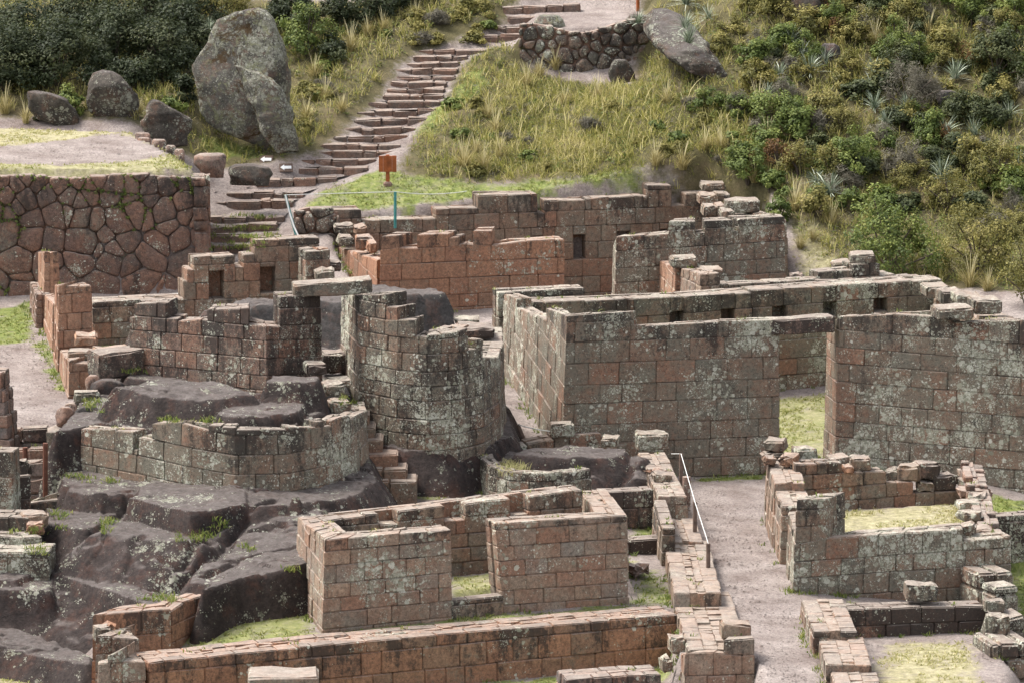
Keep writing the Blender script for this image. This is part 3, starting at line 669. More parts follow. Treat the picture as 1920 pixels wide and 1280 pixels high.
PL = [  # (outline of a carved level in pixels and metres, steepness of its faces, rounding, roughness)
 ([(-200, 1150, -.4), (0, 1165, -.4), (150, 1222, -.4), (166, 1228, -.4), (166, 1244, -.4), (90, 1230, -.4), (40, 1220, -.4), (-200, 1195, -.4)], 1.5, .15, .4),
 ([(-200, 1080, .45), (30, 1085, .45), (86, 1067, .45), (190, 1099, .45), (282, 1129, .4), (352, 1142, .3), (360, 1122, .3), (300, 1110, .4), (178, 1078, .45), (95, 1050, .45), (-200, 1040, .45)], 3.2, .06, .1),
 ([(-200, 1106, .3), (92, 1104, .3), (96, 1062, .3), (-200, 1062, .3)], 3, .1, .4),
 ([(95, 978, 1.1), (150, 989, 1.1), (205, 988, 1.1), (216, 975, 1.1), (240, 955, 1.1), (90, 950, 1.1)], 1.35, .10, .8),
 ([(118, 908, 1.5), (290, 908, 1.5), (300, 850, 1.6), (115, 850, 1.6)], 3, .1, .3),
 ([(180, 996, 1.18), (240, 1004, 1.18), (300, 1008, 1.18), (372, 1010, 1.18), (382, 980, 1.18), (300, 970, 1.18), (215, 972, 1.18)], .80, .12, 1.1),
 ([(245, 926, 1.42), (300, 947, 1.42), (330, 900, 1.45), (255, 890, 1.45)], 2.5, .08, .3),
 ([(372, 1010, 1.12), (430, 992, 1.15), (470, 968, 1.28), (455, 940, 1.45), (380, 970, 1.2)], 1.1, .1, .9),
 ([(322, 1092, .52), (395, 1048, .82), (440, 1015, 1.0), (372, 1006, 1.1), (330, 1050, .78)], 1.3, .1, 1.0),
 ([(128, 919, 1.47), (190, 925, 1.47), (250, 924, 1.47), (268, 913, 1.47), (285, 880, 1.47), (125, 880, 1.47)], 3.0, .10, .4),
 ([(241, 932, 1.58), (300, 947, 1.58), (356, 959, 1.58), (410, 953, 1.58), (455, 943, 1.58), (470, 890, 1.58), (290, 890, 1.58), (264, 914, 1.58)], 4.2, .07, .15),
 ([(440, 948, 1.52), (480, 947, 1.52), (560, 942, 1.5), (650, 931, 1.45), (705, 905, 1.4), (690, 850, 1.5), (440, 870, 1.55)], 1.6, .12, .8),
 ([(470, 965, 1.32), (540, 958, 1.3), (600, 960, 1.25), (600, 1030, .95), (555, 1045, .92), (480, 1062, .85), (400, 1088, .7), (355, 1105, .5), (420, 1012, 1.05)], 1.5, .2, 1.0),
 ([(380, 1112, .72), (442, 1076, .95), (560, 1058, 1.0), (600, 1050, 1.0), (590, 1010, 1.05), (450, 1045, .98)], 4.0, .05, .2),
 ([(222, 745, 2.9), (250, 722, 3.15), (300, 704, 3.25), (400, 704, 3.25), (440, 722, 3.15), (470, 752, 2.9), (410, 735, 3.15), (285, 730, 3.2)], 1.7, .35, 1.0),
 ([(105, 812, 2.35), (180, 790, 2.5), (300, 800, 2.5), (460, 800, 2.5), (655, 778, 2.5), (648, 690, 2.6), (250, 690, 2.6), (150, 765, 2.4)], 4.0, .15, .4),
 ([(408, 777, 2.85), (440, 783, 2.85), (500, 782, 2.85), (560, 774, 2.85), (580, 748, 2.85), (470, 748, 2.85), (418, 760, 2.85)], 3.2, .08, .2),
 ([(392, 795, 2.64), (450, 800, 2.64), (560, 795, 2.64), (610, 775, 2.64), (600, 745, 2.64), (430, 752, 2.64)], 3.0, .08, .2),
 ([(498, 714, 3.28), (560, 718, 3.28), (592, 716, 3.28), (597, 705, 3.28), (512, 704, 3.28)], 3.4, .07, .2),
 ([(240, 706, 2.78), (490, 726, 2.78), (600, 720, 2.6), (635, 708, 2.5), (640, 610, 2.6), (245, 620, 2.7)], 2.2, .15, .5),
 ([(712, 838, 1.5), (760, 846, 1.45), (840, 848, 1.4), (920, 836, 1.35), (960, 815, 1.3), (950, 760, 1.4), (705, 770, 1.6)], 1.9, .25, .9),
 ([(600, 690, 2.6), (640, 690, 2.6), (640, 640, 2.9), (600, 640, 2.9)], 3, .05, .1),
 ([(547, 927, 1.66), (558, 927, 1.66), (560, 930, 1.66), (548, 930, 1.66)], 3.2, .06, .3),
]
CR = [([(225, 962, 1.1), (178, 998, 1.0), (142, 1066, .5)], .16, .06), ([(520, 950, 1.3), (455, 985, 1.15), (418, 1022, 1.0), (335, 1095, .5)], .16, .07), ([(385, 1005, 1.15), (345, 1045, .9), (300, 1090, .5)], .16, .07),
      ([(470, 990, 1.15), (560, 985, 1.15)], .1, .06), ([(420, 1050, .85), (560, 1020, 1.05)], .12, .08), ([(260, 1020, 1.0), (240, 1080, .5)], .1, .06), ([(380, 1075, .75), (450, 1040, .95)], .12, .07)]
carve('rock_outcrop', M['bedrock'], PL, CR, -120, 990, 99.8, 122.5, .05, 'dark bedrock outcrop carved into ledges and seats under the tower and the curved wall')
carve('rock_outcrop', M['bedrock_grey'], [
    ([(470, 572, 3.75), (560, 563, 3.8), (700, 566, 3.85), (770, 556, 3.9), (832, 546, 3.95), (815, 538, 3.95), (690, 537, 3.9), (560, 546, 3.85)], 2.3, .1, .9),
    ([(385, 590, 3.25), (470, 596, 3.3), (600, 610, 3.1), (660, 640, 2.9), (660, 560, 3.3), (470, 560, 3.4)], 1.8, .15, .9),
    ([(740, 590, 3.2), (830, 585, 3.2), (838, 575, 3.2), (740, 570, 3.4)], 2.5, .1, .9)], [], 340, 860, 114.8, 124, .065, 'flat topped grey rock hump behind the lintel gateway, enclosed by the tower', .06)
carve('rock_outcrop', M['bedrock'], [
    ([(968, 852, 1.32), (1010, 855, 1.32), (1100, 853, 1.3), (1165, 850, 1.25), (1170, 843, 1.25), (1100, 838, 1.3), (985, 840, 1.32)], 1.5, .15, 1.0),
    ([(1120, 868, 1.1), (1200, 872, 1.0), (1212, 858, 1.05), (1120, 855, 1.2)], 1.5, .2, 1.0),
    ([(1190, 895, .85), (1225, 900, .75), (1230, 885, .75), (1195, 875, .95)], 1.5, .2, 1.0),
    ([(925, 868, 1.05), (1100, 868, 1.05), (1100, 845, 1.05), (925, 848, 1.05)], 7, .02, .1)], [([(990, 862, 1.3), (1120, 855, 1.3)], .1, .05)], 880, 1300, 109.5, 118, .06, 'low dark rock dome inside the small horseshoe wall beside the corridor', .05)
# ---------------------------------------------------------------- boulders
def rings(mb, rows, d, ratio, seed, amp, n=96, nr=72, ex=3.6, lean=0.0):
    rows = sorted(rows); py = np.array([r[0] for r in rows], float); xl = np.array([r[1] for r in rows], float); xr = np.array([r[2] for r in rows], float)
    q = np.linspace(0, 1, nr); yy = py[0]+(py[-1]-py[0])*q; L_ = np.interp(yy, py, xl); R_ = np.interp(yy, py, xr); s = mpp(d)
    for arr in (L_, R_): arr[1:-1] = (arr[:-2]+2*arr[1:-1]+arr[2:])/4
    V = []; NU = []; wm = (R_-L_).max()*s; rg = np.random.default_rng(seed)
    for i in range(nr):
        c = PD((L_[i]+R_[i])/2, yy[i], d+lean*(1-q[i])); hw = (R_[i]-L_[i])/2*s; hd = (.55*hw+.45*wm/2)*ratio*min(1, hw/(wm*.15)+.12)
        a = np.linspace(0, 2*math.pi, n, endpoint=False); ca, sa = np.cos(a), np.sin(a)
        V.append(np.stack([c.x+np.sign(ca)*np.abs(ca)**(2/ex)*hw, c.y+np.sign(sa)*np.abs(sa)**(2/ex)*hd, np.full(n, c.z)], 1))
    V = np.concatenate(V); c0 = V.mean(0); out = []; hz_ = (V[:, 2].max()-V[:, 2].min())/2
    U = (V-c0)/np.array([wm/2, wm/2*ratio, hz_])
    for _ in range(24):
        nv = rg.normal(0, 1, 3)*[1, 1, .7]; nv[1] = -abs(nv[1])*1.2; nv /= np.linalg.norm(nv); ex_ = U@nv; cut = np.quantile(ex_, rg.uniform(.70, .93)); U -= np.outer(np.maximum(0, ex_-cut)*.9, nv)*[.35, 1, .10]
    V = c0+U*np.array([wm/2, wm/2*ratio, hz_])
    for i in range(nr):                 # keep each level as wide as measured
        r_ = V[i*n:(i+1)*n, 0]; a_, b_ = PD(L_[i], yy[i], d+lean*(1-q[i])).x, PD(R_[i], yy[i], d+lean*(1-q[i])).x
        if r_.max()-r_.min() > .05: V[i*n:(i+1)*n, 0] = a_+(r_-r_.min())/(r_.max()-r_.min())*(b_-a_)
    for v in V:
        dv = Vector(v-c0); u = dv.normalized(); p = Vector(v)*(1.6/wm)+Vector((seed*3.7, 0, 0))
        k = amp*wm*(mnoise.fractal(p*1.5, .75, 2.1, 6)*.8-abs(mnoise.noise(p*1.7))*1.2+.3+(mnoise.voronoi(p*1.1)[0][1]-mnoise.voronoi(p*1.1)[0][0]-.35)*.7)
        out.append(Vector(v)+Vector((u.x*.8, u.y, u.z*.35))*k)
    f = [(i*n+k, (i+1)*n+k, (i+1)*n+(k+1) % n, i*n+(k+1) % n) for i in range(nr-1) for k in range(n)]
    f += [tuple(range(n)), tuple(reversed(range((nr-1)*n, nr*n)))]
    mb.add(np.array([tuple(v) for v in out]), f)
def boulder(rows, d, label, mat='boulder_dark', ratio=.8, seed=1, amp=.07, extra=None, name='boulder', cat='boulder', group=None, lean=.3, n=96, nr=72):
    last = rows[-1]; rows = list(rows)+[(last[0]+16, last[1], last[2])]
    mb = MB(); rings(mb, rows, d, ratio, seed, amp, lean=lean, n=n, nr=nr)
    if extra: rings(mb, extra[0], extra[1], extra[2], seed+5, amp*1.3, lean=.4, n=n, nr=nr)
    return tag(mb.build(name, M[mat], smooth=True), label, cat, group)
boulder([(13, 455, 488), (20, 436, 499), (33, 420, 511), (38, 406, 513), (60, 393, 521), (85, 385, 531), (110, 372, 541), (140, 363, 548), (165, 359, 547), (200, 362, 540), (215, 366, 545), (228, 372, 548), (250, 394, 551), (262, 424, 552), (268, 450, 553), (280, 476, 555), (290, 488, 556)], 142.6,
        'huge standing boulder beside the stairs, crusted with yellow green lichen and rust moss', 'boulder_lichen', .75, 2, .085,
        extra=([(120, 440, 452), (132, 446, 478), (150, 446, 512), (172, 462, 530), (205, 468, 546), (245, 488, 553), (275, 503, 559), (300, 520, 562)], 141.9, .7))
boulder([(168, 50, 60), (172, 48, 90), (185, 48, 125), (205, 52, 142), (226, 70, 147), (236, 100, 146)], 141.9, 'long grey boulder with a slanting top, leftmost behind the terrace', 'boulder_dark', .6, 4, .08, n=48, nr=36)
boulder([(133, 185, 208), (142, 170, 225), (160, 164, 242), (185, 161, 254), (210, 165, 260), (230, 175, 258)], 142.1, 'round topped dark boulder with white lichen discs behind the terrace', 'boulder_dark', .8, 6, .10, n=48, nr=36)
boulder([(186, 285, 296), (198, 278, 310), (212, 270, 335), (230, 263, 356), (250, 266, 357), (268, 290, 350)], 141.2, 'angular boulder with a sharp sloping edge left of the huge boulder', 'boulder_dark', .8, 8, .11, n=48, nr=36)
boulder([(228, 228, 244), (233, 223, 249), (247, 222, 249)], 142.2, 'small pale stone on the terrace lawn near the angular boulder', 'rubble', .8, 9, .06, n=28, nr=18)
for i, (a, b, c, e, lb) in enumerate([(252, 282, 250, 258, 'flat pale stone at the start of the row edging the terrace'), (256, 283, 259, 271, 'squarish stone second in the row edging the terrace'), (284, 312, 262, 276, 'flat stone mid way along the row edging the terrace'), (310, 330, 273, 283, 'small rounded stone near the end of the row edging the terrace'), (326, 346, 280, 293, 'last low stone of the row edging the terrace')]):
    boulder([(c, a+4, b-4), (c+3, a, b), (e, a, b)], 137.6-.35*i+1.5, lb, 'rubble', .9, 20+i, .06, n=28, nr=16, name='edging_stone', cat='stone', group='row of stones edging the terrace')
boulder([(290, 372, 420), (294, 362, 425), (308, 362, 424), (322, 375, 418)], 139.2, 'flat topped slab like boulder at the terrace corner below the stairs', 'rubble', .9, 31, .05, n=40, nr=22)
boulder([(310, 440, 480), (316, 428, 505), (328, 425, 512), (336, 430, 505)], 139.8, 'low purplish boulder beside the lower steps and arrow signs', 'boulder_dark', .7, 33, .05, n=40, nr=22)
boulder([(18, 1222, 1252), (30, 1212, 1280), (50, 1205, 1302), (75, 1212, 1322), (100, 1235, 1338), (125, 1272, 1355), (148, 1310, 1364), (164, 1342, 1360)], 143.9, 'large tilted rock slab overhanging a dark hollow at the end of the rough wall', 'boulder_dark', .75, 41, .09, lean=4.2)
boulder([(28, 1180, 1215), (40, 1172, 1222), (70, 1168, 1218), (95, 1178, 1208), (110, 1185, 1200)], 148.9, 'blocky rock between the rough wall and the tilted slab', 'boulder_dark', .8, 43, .07, n=48, nr=30)
boulder([(112, 1155, 1172), (120, 1145, 1182), (136, 1141, 1188), (152, 1144, 1192)], 147.0, 'hump backed mossy rock below the rough wall', 'boulder_dark', .8, 45, .07, n=40, nr=26)
boulder([(30, 1012, 1048), (38, 1003, 1056), (52, 1000, 1062)], 148.9, 'low lichened rock on top of the rough wall beside the upper stairs', 'boulder_lichen', .8, 47, .05, n=40, nr=22)
boulder([(170, 1765, 1785), (176, 1757, 1797), (190, 1756, 1802), (206, 1768, 1803)], 143.2, 'grey ribbed rock sticking out of the scrub on the right hillside', 'bedrock_grey', .7, 49, .1, n=48, nr=30)
boulder([(-10, 1490, 1530), (10, 1482, 1540), (40, 1490, 1545), (66, 1500, 1535)], 147.3, 'dark upright rock in the scrub at the top edge of the picture', 'boulder_dark', .8, 51, .1, n=48, nr=34)
boulder([(82, 1545, 1565), (90, 1535, 1576), (112, 1540, 1578)], 145.6, 'small grey rock beside the spiky rosettes on the upper hillside', 'bedrock_grey', .8, 53, .08, n=36, nr=22)
for a, b, c, e, d, lb, mt in [(102, 142, 763, 792, 112.6, 'rounded pale block at the left foot of the outcrop beside the path', 'rubble'), (139, 190, 761, 795, 112.4, 'round dark boulder beside the rounded pale block at the outcrop foot', 'bedrock_grey'), (152, 205, 745, 766, 113.4, 'lichened stone with a grassy top at the left side of the outcrop', 'boulder_lichen'),
        (158, 190, 703, 730, 114.3, 'rounded brown stone under the slanting slab left of the outcrop', 'rubble'), (168, 232, 712, 738, 114.1, 'flat dark boulder below the slanting slab left of the outcrop', 'bedrock_grey'), (120, 152, 755, 766, 113.6, 'thin flat stone at the path edge beside the outcrop', 'rubble')]:
    boulder([(c, a+(b-a)*.3, b-(b-a)*.3), (c+(e-c)*.25, a+2, b-3), (c+(e-c)*.6, a, b), (e, a+3, b-2)], d, lb, mt, .9, a, .05, n=40, nr=24, lean=.1)
# ---------------------------------------------------------------- the ruined buildings, front to back
B_, G_, RO, OR, BK, LE, RU = [M['ashlar_'+x] for x in ('brown', 'grey', 'rose', 'orange', 'black', 'left')]+[M['rubble']]
# front house
hs_ = empty('stone_house', D(850, 104, 0), 'small roofless house of rosy squared blocks with an open doorway, nearest the camera', 'ruined house')
wall('wall', RO, [D(553, 105.0, 0), D(605, 101.8, 0), D(849, 102.9, 0)], [(555, 971, 604, 1011, 0), (605, 1012, 846, 993, 1)], parent=hs_, t=.68, course=.32, seed=11, holes=[(567, 1068, 571, 1092)])
wall('wall', RO, [D(944, 103.5, .05), D(1196, 104.6, 0), D(1142, 107.6, 0)], [(927, 981, 1182, 965, 0), (1182, 965, 1132, 905, 1)], parent=hs_, t=.68, course=.32, seed=12, tilt=(-.085, 0))
wall('wall', B_, [D(585, 104.35, .1), D(1140, 106.7, .1)], [(600, 976, 1093, 916)], parent=hs_, t=.62, course=.32, seed=13, batter=.0,
     holes=[(711, 940, 746, 983), (834, 925, 873, 976), (957, 915, 992, 966)])
wall('door_sill', B_, [D(846, 102.9, 0), D(946, 103.4, 0)], zt=.44, parent=hs_, t=.35, course=.4, seed=14, core=False)
# long wall in front of it
wall('hall_wall', OR, [add_z(P(280, 1243, .12), -1.02), add_z(P(1272, 1151, .12), -1.02)], [(297, 1240, 560, 1212), (560, 1212, 1270, 1151)], t=1.0, course=.42, ln=(.4, .85), seed=21, label='long low wall of orange brown blocks running across the foreground')
st_ = empty('stepped_wall', D(230, 100, -.9), 'broken wall corner with stair like layers of orange blocks at the bottom left', 'ruined wall')
wall('wall', OR, [D(167, 101.4, -.9), D(167, 100.6, -.9), D(323, 101.1, -.9)], [(166, 1150, 168, 1152, 0), (168, 1153, 323, 1141, 1)], parent=st_, t=.7, course=.42, ln=(.45, .8), seed=22)
wall('wall', RO, [D(172, 100.2, -.9), D(172, 99.4, -.9), D(264, 99.7, -.9)], [(172, 1190, 174, 1192, 0), (174, 1193, 264, 1198, 1)], parent=st_, t=.9, course=.4, ln=(.3, .5), seed=23)
wall('wall', RO, [D(179, 99.2, -.9), D(181, 98.5, -.9), D(275, 98.8, -.9)], [(179, 1238, 182, 1242, 0), (182, 1243, 275, 1241, 1)], parent=st_, t=.8, course=.4, seed=24)
wall('wall', OR, [D(322, 101.7, 0), D(390, 103.2, 0)], [(322, 1143, 345, 1128), (345, 1128, 388, 1113)], parent=st_, t=.5, course=.4, seed=25)
loose(275, 330, 1228, 1262, 99.5, 'squared block set against the left end of the long foreground wall', .5, 'ashlar_orange', .2)
loose(181, 213, 1172, 1207, 100.0, 'dark lichened block on the stepped corner, left of the orange stone', .4, 'ashlar_grey', .3); loose(205, 232, 1172, 1202, 100.1, 'tilted orange stone resting in the stepped corner', .35, 'ashlar_orange', .7, rnd=.08)
loose(464, 598, 1256, 1368, 98.0, 'broad pale flat topped slab cut off by the bottom edge of the picture', .9, 'ashlar_rose', .05)
wall('low_wall', RU, [D(1062, 98.5, -1), D(1240, 98.9, -1)], [(1062, 1273, 1250, 1262)], t=.9, course=.3, ln=(.22, .4), seed=26, label='row of small upright stones at the bottom edge below the long wall')
# stub at the corridor mouth
sb_ = empty('stone_pier', D(1345, 100, -.9), 'pale lichened wall stub with one block on top at the near end of the corridor', 'ruined wall')
wall('wall', RO, [D(1268, 100.9, -1), D(1280, 99.7, -1), D(1415, 99.9, -1)], [(1280, 1225, 1355, 1222, 1), (1355, 1200, 1412, 1198, 1), (1268, 1222, 1279, 1225, 0)], parent=sb_, t=1.1, course=.4, seed=27, ln=(.4, .6))
loose(1354, 1411, 1163, 1200, 100.2, 'lichen covered block crowning the stub at the corridor mouth', .5, 'ashlar_rose', .1)
loose(1256, 1288, 1190, 1226, 100.6, 'pale block at the left shoulder of the corridor mouth stub', .45, 'ashlar_rose', .1); loose(1243, 1262, 1228, 1262, 100.3, 'small lichened block at the foot of the corridor mouth stub', .4, 'ashlar_grey', .2)
# low wall along the left side of the corridor
cw = empty('corridor_wall', P(1270, 1000, 0), 'broad low wall of flat stones along the left side of the gravel corridor', 'low wall')
wall('wall', RO, [add_z(P(1193, 846, .95), -1.1), add_z(P(1232, 930, .95), -1.1)], zt=.95, parent=cw, t=.68, course=.35, seed=31)
wall('wall', RO, [add_z(P(1222, 926, .5), -.7), add_z(P(1252, 1012, .5), -.7)], zt=.48, parent=cw, t=.76, course=.35, seed=32)
wall('wall', RO, [add_z(P(1243, 1012, .42), -.6), add_z(P(1264, 1122, .4), -.6)], [(1243, 1012, 1262, 1110)], parent=cw, t=.98, course=.35, seed=33)
wall('wall', RO, [add_z(P(1258, 1108, .14), -.5), add_z(P(1288, 1216, .14), -.5)], zt=.14, parent=cw, t=1.2, course=.35, seed=34)
wall('cross_wall', BK, [D(1150, 108.6, -.15), D(1246, 108.9, -.15)], zt=.42, parent=cw, t=.55, course=.33, seed=35)
wall('cross_wall', BK, [D(1128, 111.0, -.1), D(1226, 111.3, -.1)], zt=.98, parent=cw, t=.55, course=.4, seed=36)
wall('wall', B_, [add_z(P(1222, 932, .95), -1.1), add_z(P(1238, 985, .95), -1.1)], zt=.92, parent=cw, t=.34, course=.35, seed=37, core=False)
loose(1194, 1256, 807, 846, 116.0, 'large flat topped block alone on the far end of the corridor wall', .6, 'ashlar_grey', .08); loose(1034, 1078, 788, 820, 116.6, 'single grey block perched on the wall behind the rock dome', .45, 'ashlar_grey', .1)
loose(1227, 1262, 884, 905, 112.3, 'brown block at the step down of the corridor wall', .45, 'ashlar_brown', .15); loose(1226, 1256, 880, 890, 112.8, 'broken orange stone beside the brown block on the corridor wall', .3, 'ashlar_orange', .6, rnd=.07)
loose(1236, 1266, 972, 1006, 108.6, 'squared block ending the narrow wall on the corridor wall', .45, 'ashlar_brown', .1); loose(1262, 1310, 1088, 1136, 104.6, 'near end block of the corridor wall facing the camera', .5, 'ashlar_rose', .05); loose(1318, 1348, 1082, 1118, 105.0, 'round cornered block at the corridor edge, right of the near end block', .45, 'ashlar_grey', .1, rnd=.06)
loose(1190, 1220, 1058, 1078, 106.4, 'flat white grey stone lying on the ground right of the front house', .5, 'rubble', .4, rnd=.09)
# small horseshoe wall round the rock dome
hw_ = empty('horseshoe_wall', D(1000, 113, .4), 'small rounded horseshoe wall of grey blocks holding a rock dome', 'curved wall')
wall('wall', G_, [D(908, 117.2, .4), D(893, 115.4, .4), D(894, 113.8, .4), D(912, 112.7, .4), D(950, 112.1, .4), D(1010, 111.9, .4), D(1060, 112.0, .4), D(1112, 112.4, .4)], zt=1.22, parent=hw_, t=.42, course=.36, ln=(.3, .6), seed=41, batter=.08)
wall('wall', B_, [D(990, 116.6, .4), D(1126, 117.0, .4), D(1175, 117.2, .4)], [(992, 832, 1040, 822), (1040, 818, 1127, 810), (1128, 819, 1158, 817), (1158, 832, 1175, 834)], parent=hw_, t=.7, course=.36, seed=42)
for i, (a, b, c, e, lb) in enumerate([(918, 990, 829, 846, 'wide flat slab at the far left of the horseshoe wall'), (898, 940, 846, 858, 'flat broken slab over the left curve of the horseshoe wall'), (896, 930, 857, 868, 'thin slab below the flat broken slab on the horseshoe wall'), (1126, 1158, 815, 838, 'squared lichened block on the wall behind the rock dome')]):
    loose(a, b, c, e, 115.8-.8*(i < 3)*i, lb, .6, 'ashlar_grey', .2-.1*i)
# big house
bh = empty('stone_house', D(1450, 120, 0), 'largest roofless house, tall grey lichened walls, lintelled doorway and a row of niches', 'ruined house')
wall('wall', G_, [D(937, 125.9, .5), D(1051, 117, 0), D(1462, 118, 0)], [(936, 550, 961, 560, 0), (961, 577, 1014, 601, 0), (1014, 580, 1051, 594, 0), (1051, 594, 1176, 587, 1), (1176, 614, 1346, 605, 1), (1346, 604, 1447, 600, 1), (1447, 626, 1462, 627, 1)], parent=bh, t=.58, course=.45, ln=(.45, .95), seed=51, batter=.045)
wall('wall', G_, [D(1542, 119.3, 0), D(1563, 118.3, 0), D(2040, 116.9, -.2)], [(1542, 602, 1562, 597, 0), (1563, 596, 1781, 583, 1), (1781, 606, 2040, 594, 1)], parent=bh, t=.6, course=.42, ln=(.45, .95), seed=52, tilt=(-.05, 0))
wall('lintel', BK, [D(1444, 118.0, 3), D(1568, 118.35, 3)], [(1444, 602, 1568, 595)], parent=bh, t=.78, course=.5, ln=(1.9, 2), seed=53, drop=-.0, core=False, batter=0) if False else None
def beam(name, mat, px0, px1, y0, y1, y0b, y1b, d, d1, depth, parent, seed, label=None):
    a = PD(px0, y1, d); b = PD(px1, y1b, d1); c = PD(px0, y0, d); e = PD(px1, y0b, d1); rng = np.random.default_rng(seed); mb = MB()
    L = math.hypot(b.x-a.x, b.y-a.y); ux, uy = (b.x-a.x)/L, (b.y-a.y)/L
    def mp(S, O, Hh):
        k = S/L; zb = a.z+(b.z-a.z)*k; zt = c.z+(e.z-c.z)*k
        return np.stack([a.x+ux*S-uy*O, a.y+uy*S+ux*O, zb+(zt-zb)*Hh+mn(S)], 1)
    mn = lambda S: np.sin(S*4.1+seed)*.012
    I, f, ex = lattice(8); sl_ = np.array([0, .03, L*.2, L*.4, L*.6, L*.8, L-.03, L]); hl_ = np.array([0, .08, .92, 1]); ol_ = np.array([0, .04, depth-.04, depth])
    mb.add(mp(sl_[I[:, 0]]+ex[:, 0]*.02, ol_[I[:, 1]]+ex[:, 1]*.025, hl_[I[:, 2]]+ex[:, 2]*.05)+rng.normal(0, .008, (len(I), 3)), f, (rng.random(), .3, .9))
    return mb.build(name, mat, parent)
beam('lintel', BK, 1446, 1566, 601, 628, 595, 624, 117.95, 118.3, .56, bh, 3)
wall('wall', G_, [D(1000, 125.2, .1), D(1765, 128.6, .3)], [(1042, 570, 1097, 536), (1097, 563, 1420, 548), (1420, 546, 1762, 523)] if False else [(1000, 567, 1097, 564), (1097, 564, 1280, 556), (1280, 556, 1410, 548), (1410, 545, 1762, 523)], parent=bh, t=.8, course=.45, ln=(.5, 1.0), seed=54, batter=.01,
     holes=[(1176, 587, 1190, 612), (1257, 583, 1283, 608), (1353, 579, 1379, 604), (1449, 574, 1475, 599), (1544, 569, 1570, 595), (1639, 560, 1665, 586)])
wall('wall', G_, [D(936, 126.1, .4), D(1098, 126.6, .4)], [(934, 549, 1098, 541)], parent=bh, t=.8, course=.45, seed=55)
wall('wall', B_, [D(1742, 128.4, .2), D(1858, 118.0, 0)], [(1742, 556, 1858, 604)], parent=bh, t=.9, course=.42, ln=(.5, .9), seed=56)
for a, b, c, e, d, lb in [(1737, 1782, 529, 560, 127.2, 'first standing block from the far corner on the big house side wall'), (1765, 1806, 538, 571, 124.8, 'second block along the big house side wall, paler and narrow'), (1794, 1844, 546, 573, 122.4, 'third block along the big house side wall, flat topped'), (1826, 1880, 553, 590, 120.2, 'fourth and nearest large block on the big house side wall'),
                       (1757, 1828, 571, 602, 117.4, 'wide lichened block on top of the front wall beside the side wall teeth')]:
    loose(a, b, c, e, d, lb, .8, 'ashlar_grey', .12)
# right room beside the corridor
rr = empty('stone_room', D(1680, 109, 0), 'roofless room right of the corridor with a corner pier and a straw coloured floor', 'ruined house')
wall('wall', RO, [D(1432, 112.9, 0), D(1447, 110.3, 0)], zt=1.34, parent=rr, t=.74, course=.36, seed=61)
wall('wall', RO, [D(1449, 110.4, 0), D(1462, 108.6, 0)], zt=1.17, parent=rr, t=.74, course=.36, seed=62)
wall('wall', G_, [D(1466, 108.7, 0), D(1487, 105.6, 0), D(1897, 107, 0)], [(1474, 958, 1487, 1003, 0), (1488, 937, 1545, 935, 1), (1545, 1008, 1806, 991, 1), (1806, 1013, 1893, 1004, 1)], parent=rr, t=.66, course=.37, ln=(.38, .75), seed=63)
wall('wall', B_, [D(1492, 111.4, .4), D(1800, 112.4, .5)], [(1494, 869, 1534, 868), (1534, 867, 1580, 866), (1580, 885, 1662, 883), (1662, 904, 1713, 902), (1713, 923, 1800, 920)], parent=rr, t=.6, course=.34, seed=64)
wall('wall', RU, [D(1796, 113.2, .3), D(1820, 109.4, .1), D(1838, 107.3, 0)], st=[(0, .95, 2, .9), (2, .85, 9, .8)], parent=rr, t=.52, course=.26, ln=(.2, .45), seed=65, ragged=.3)
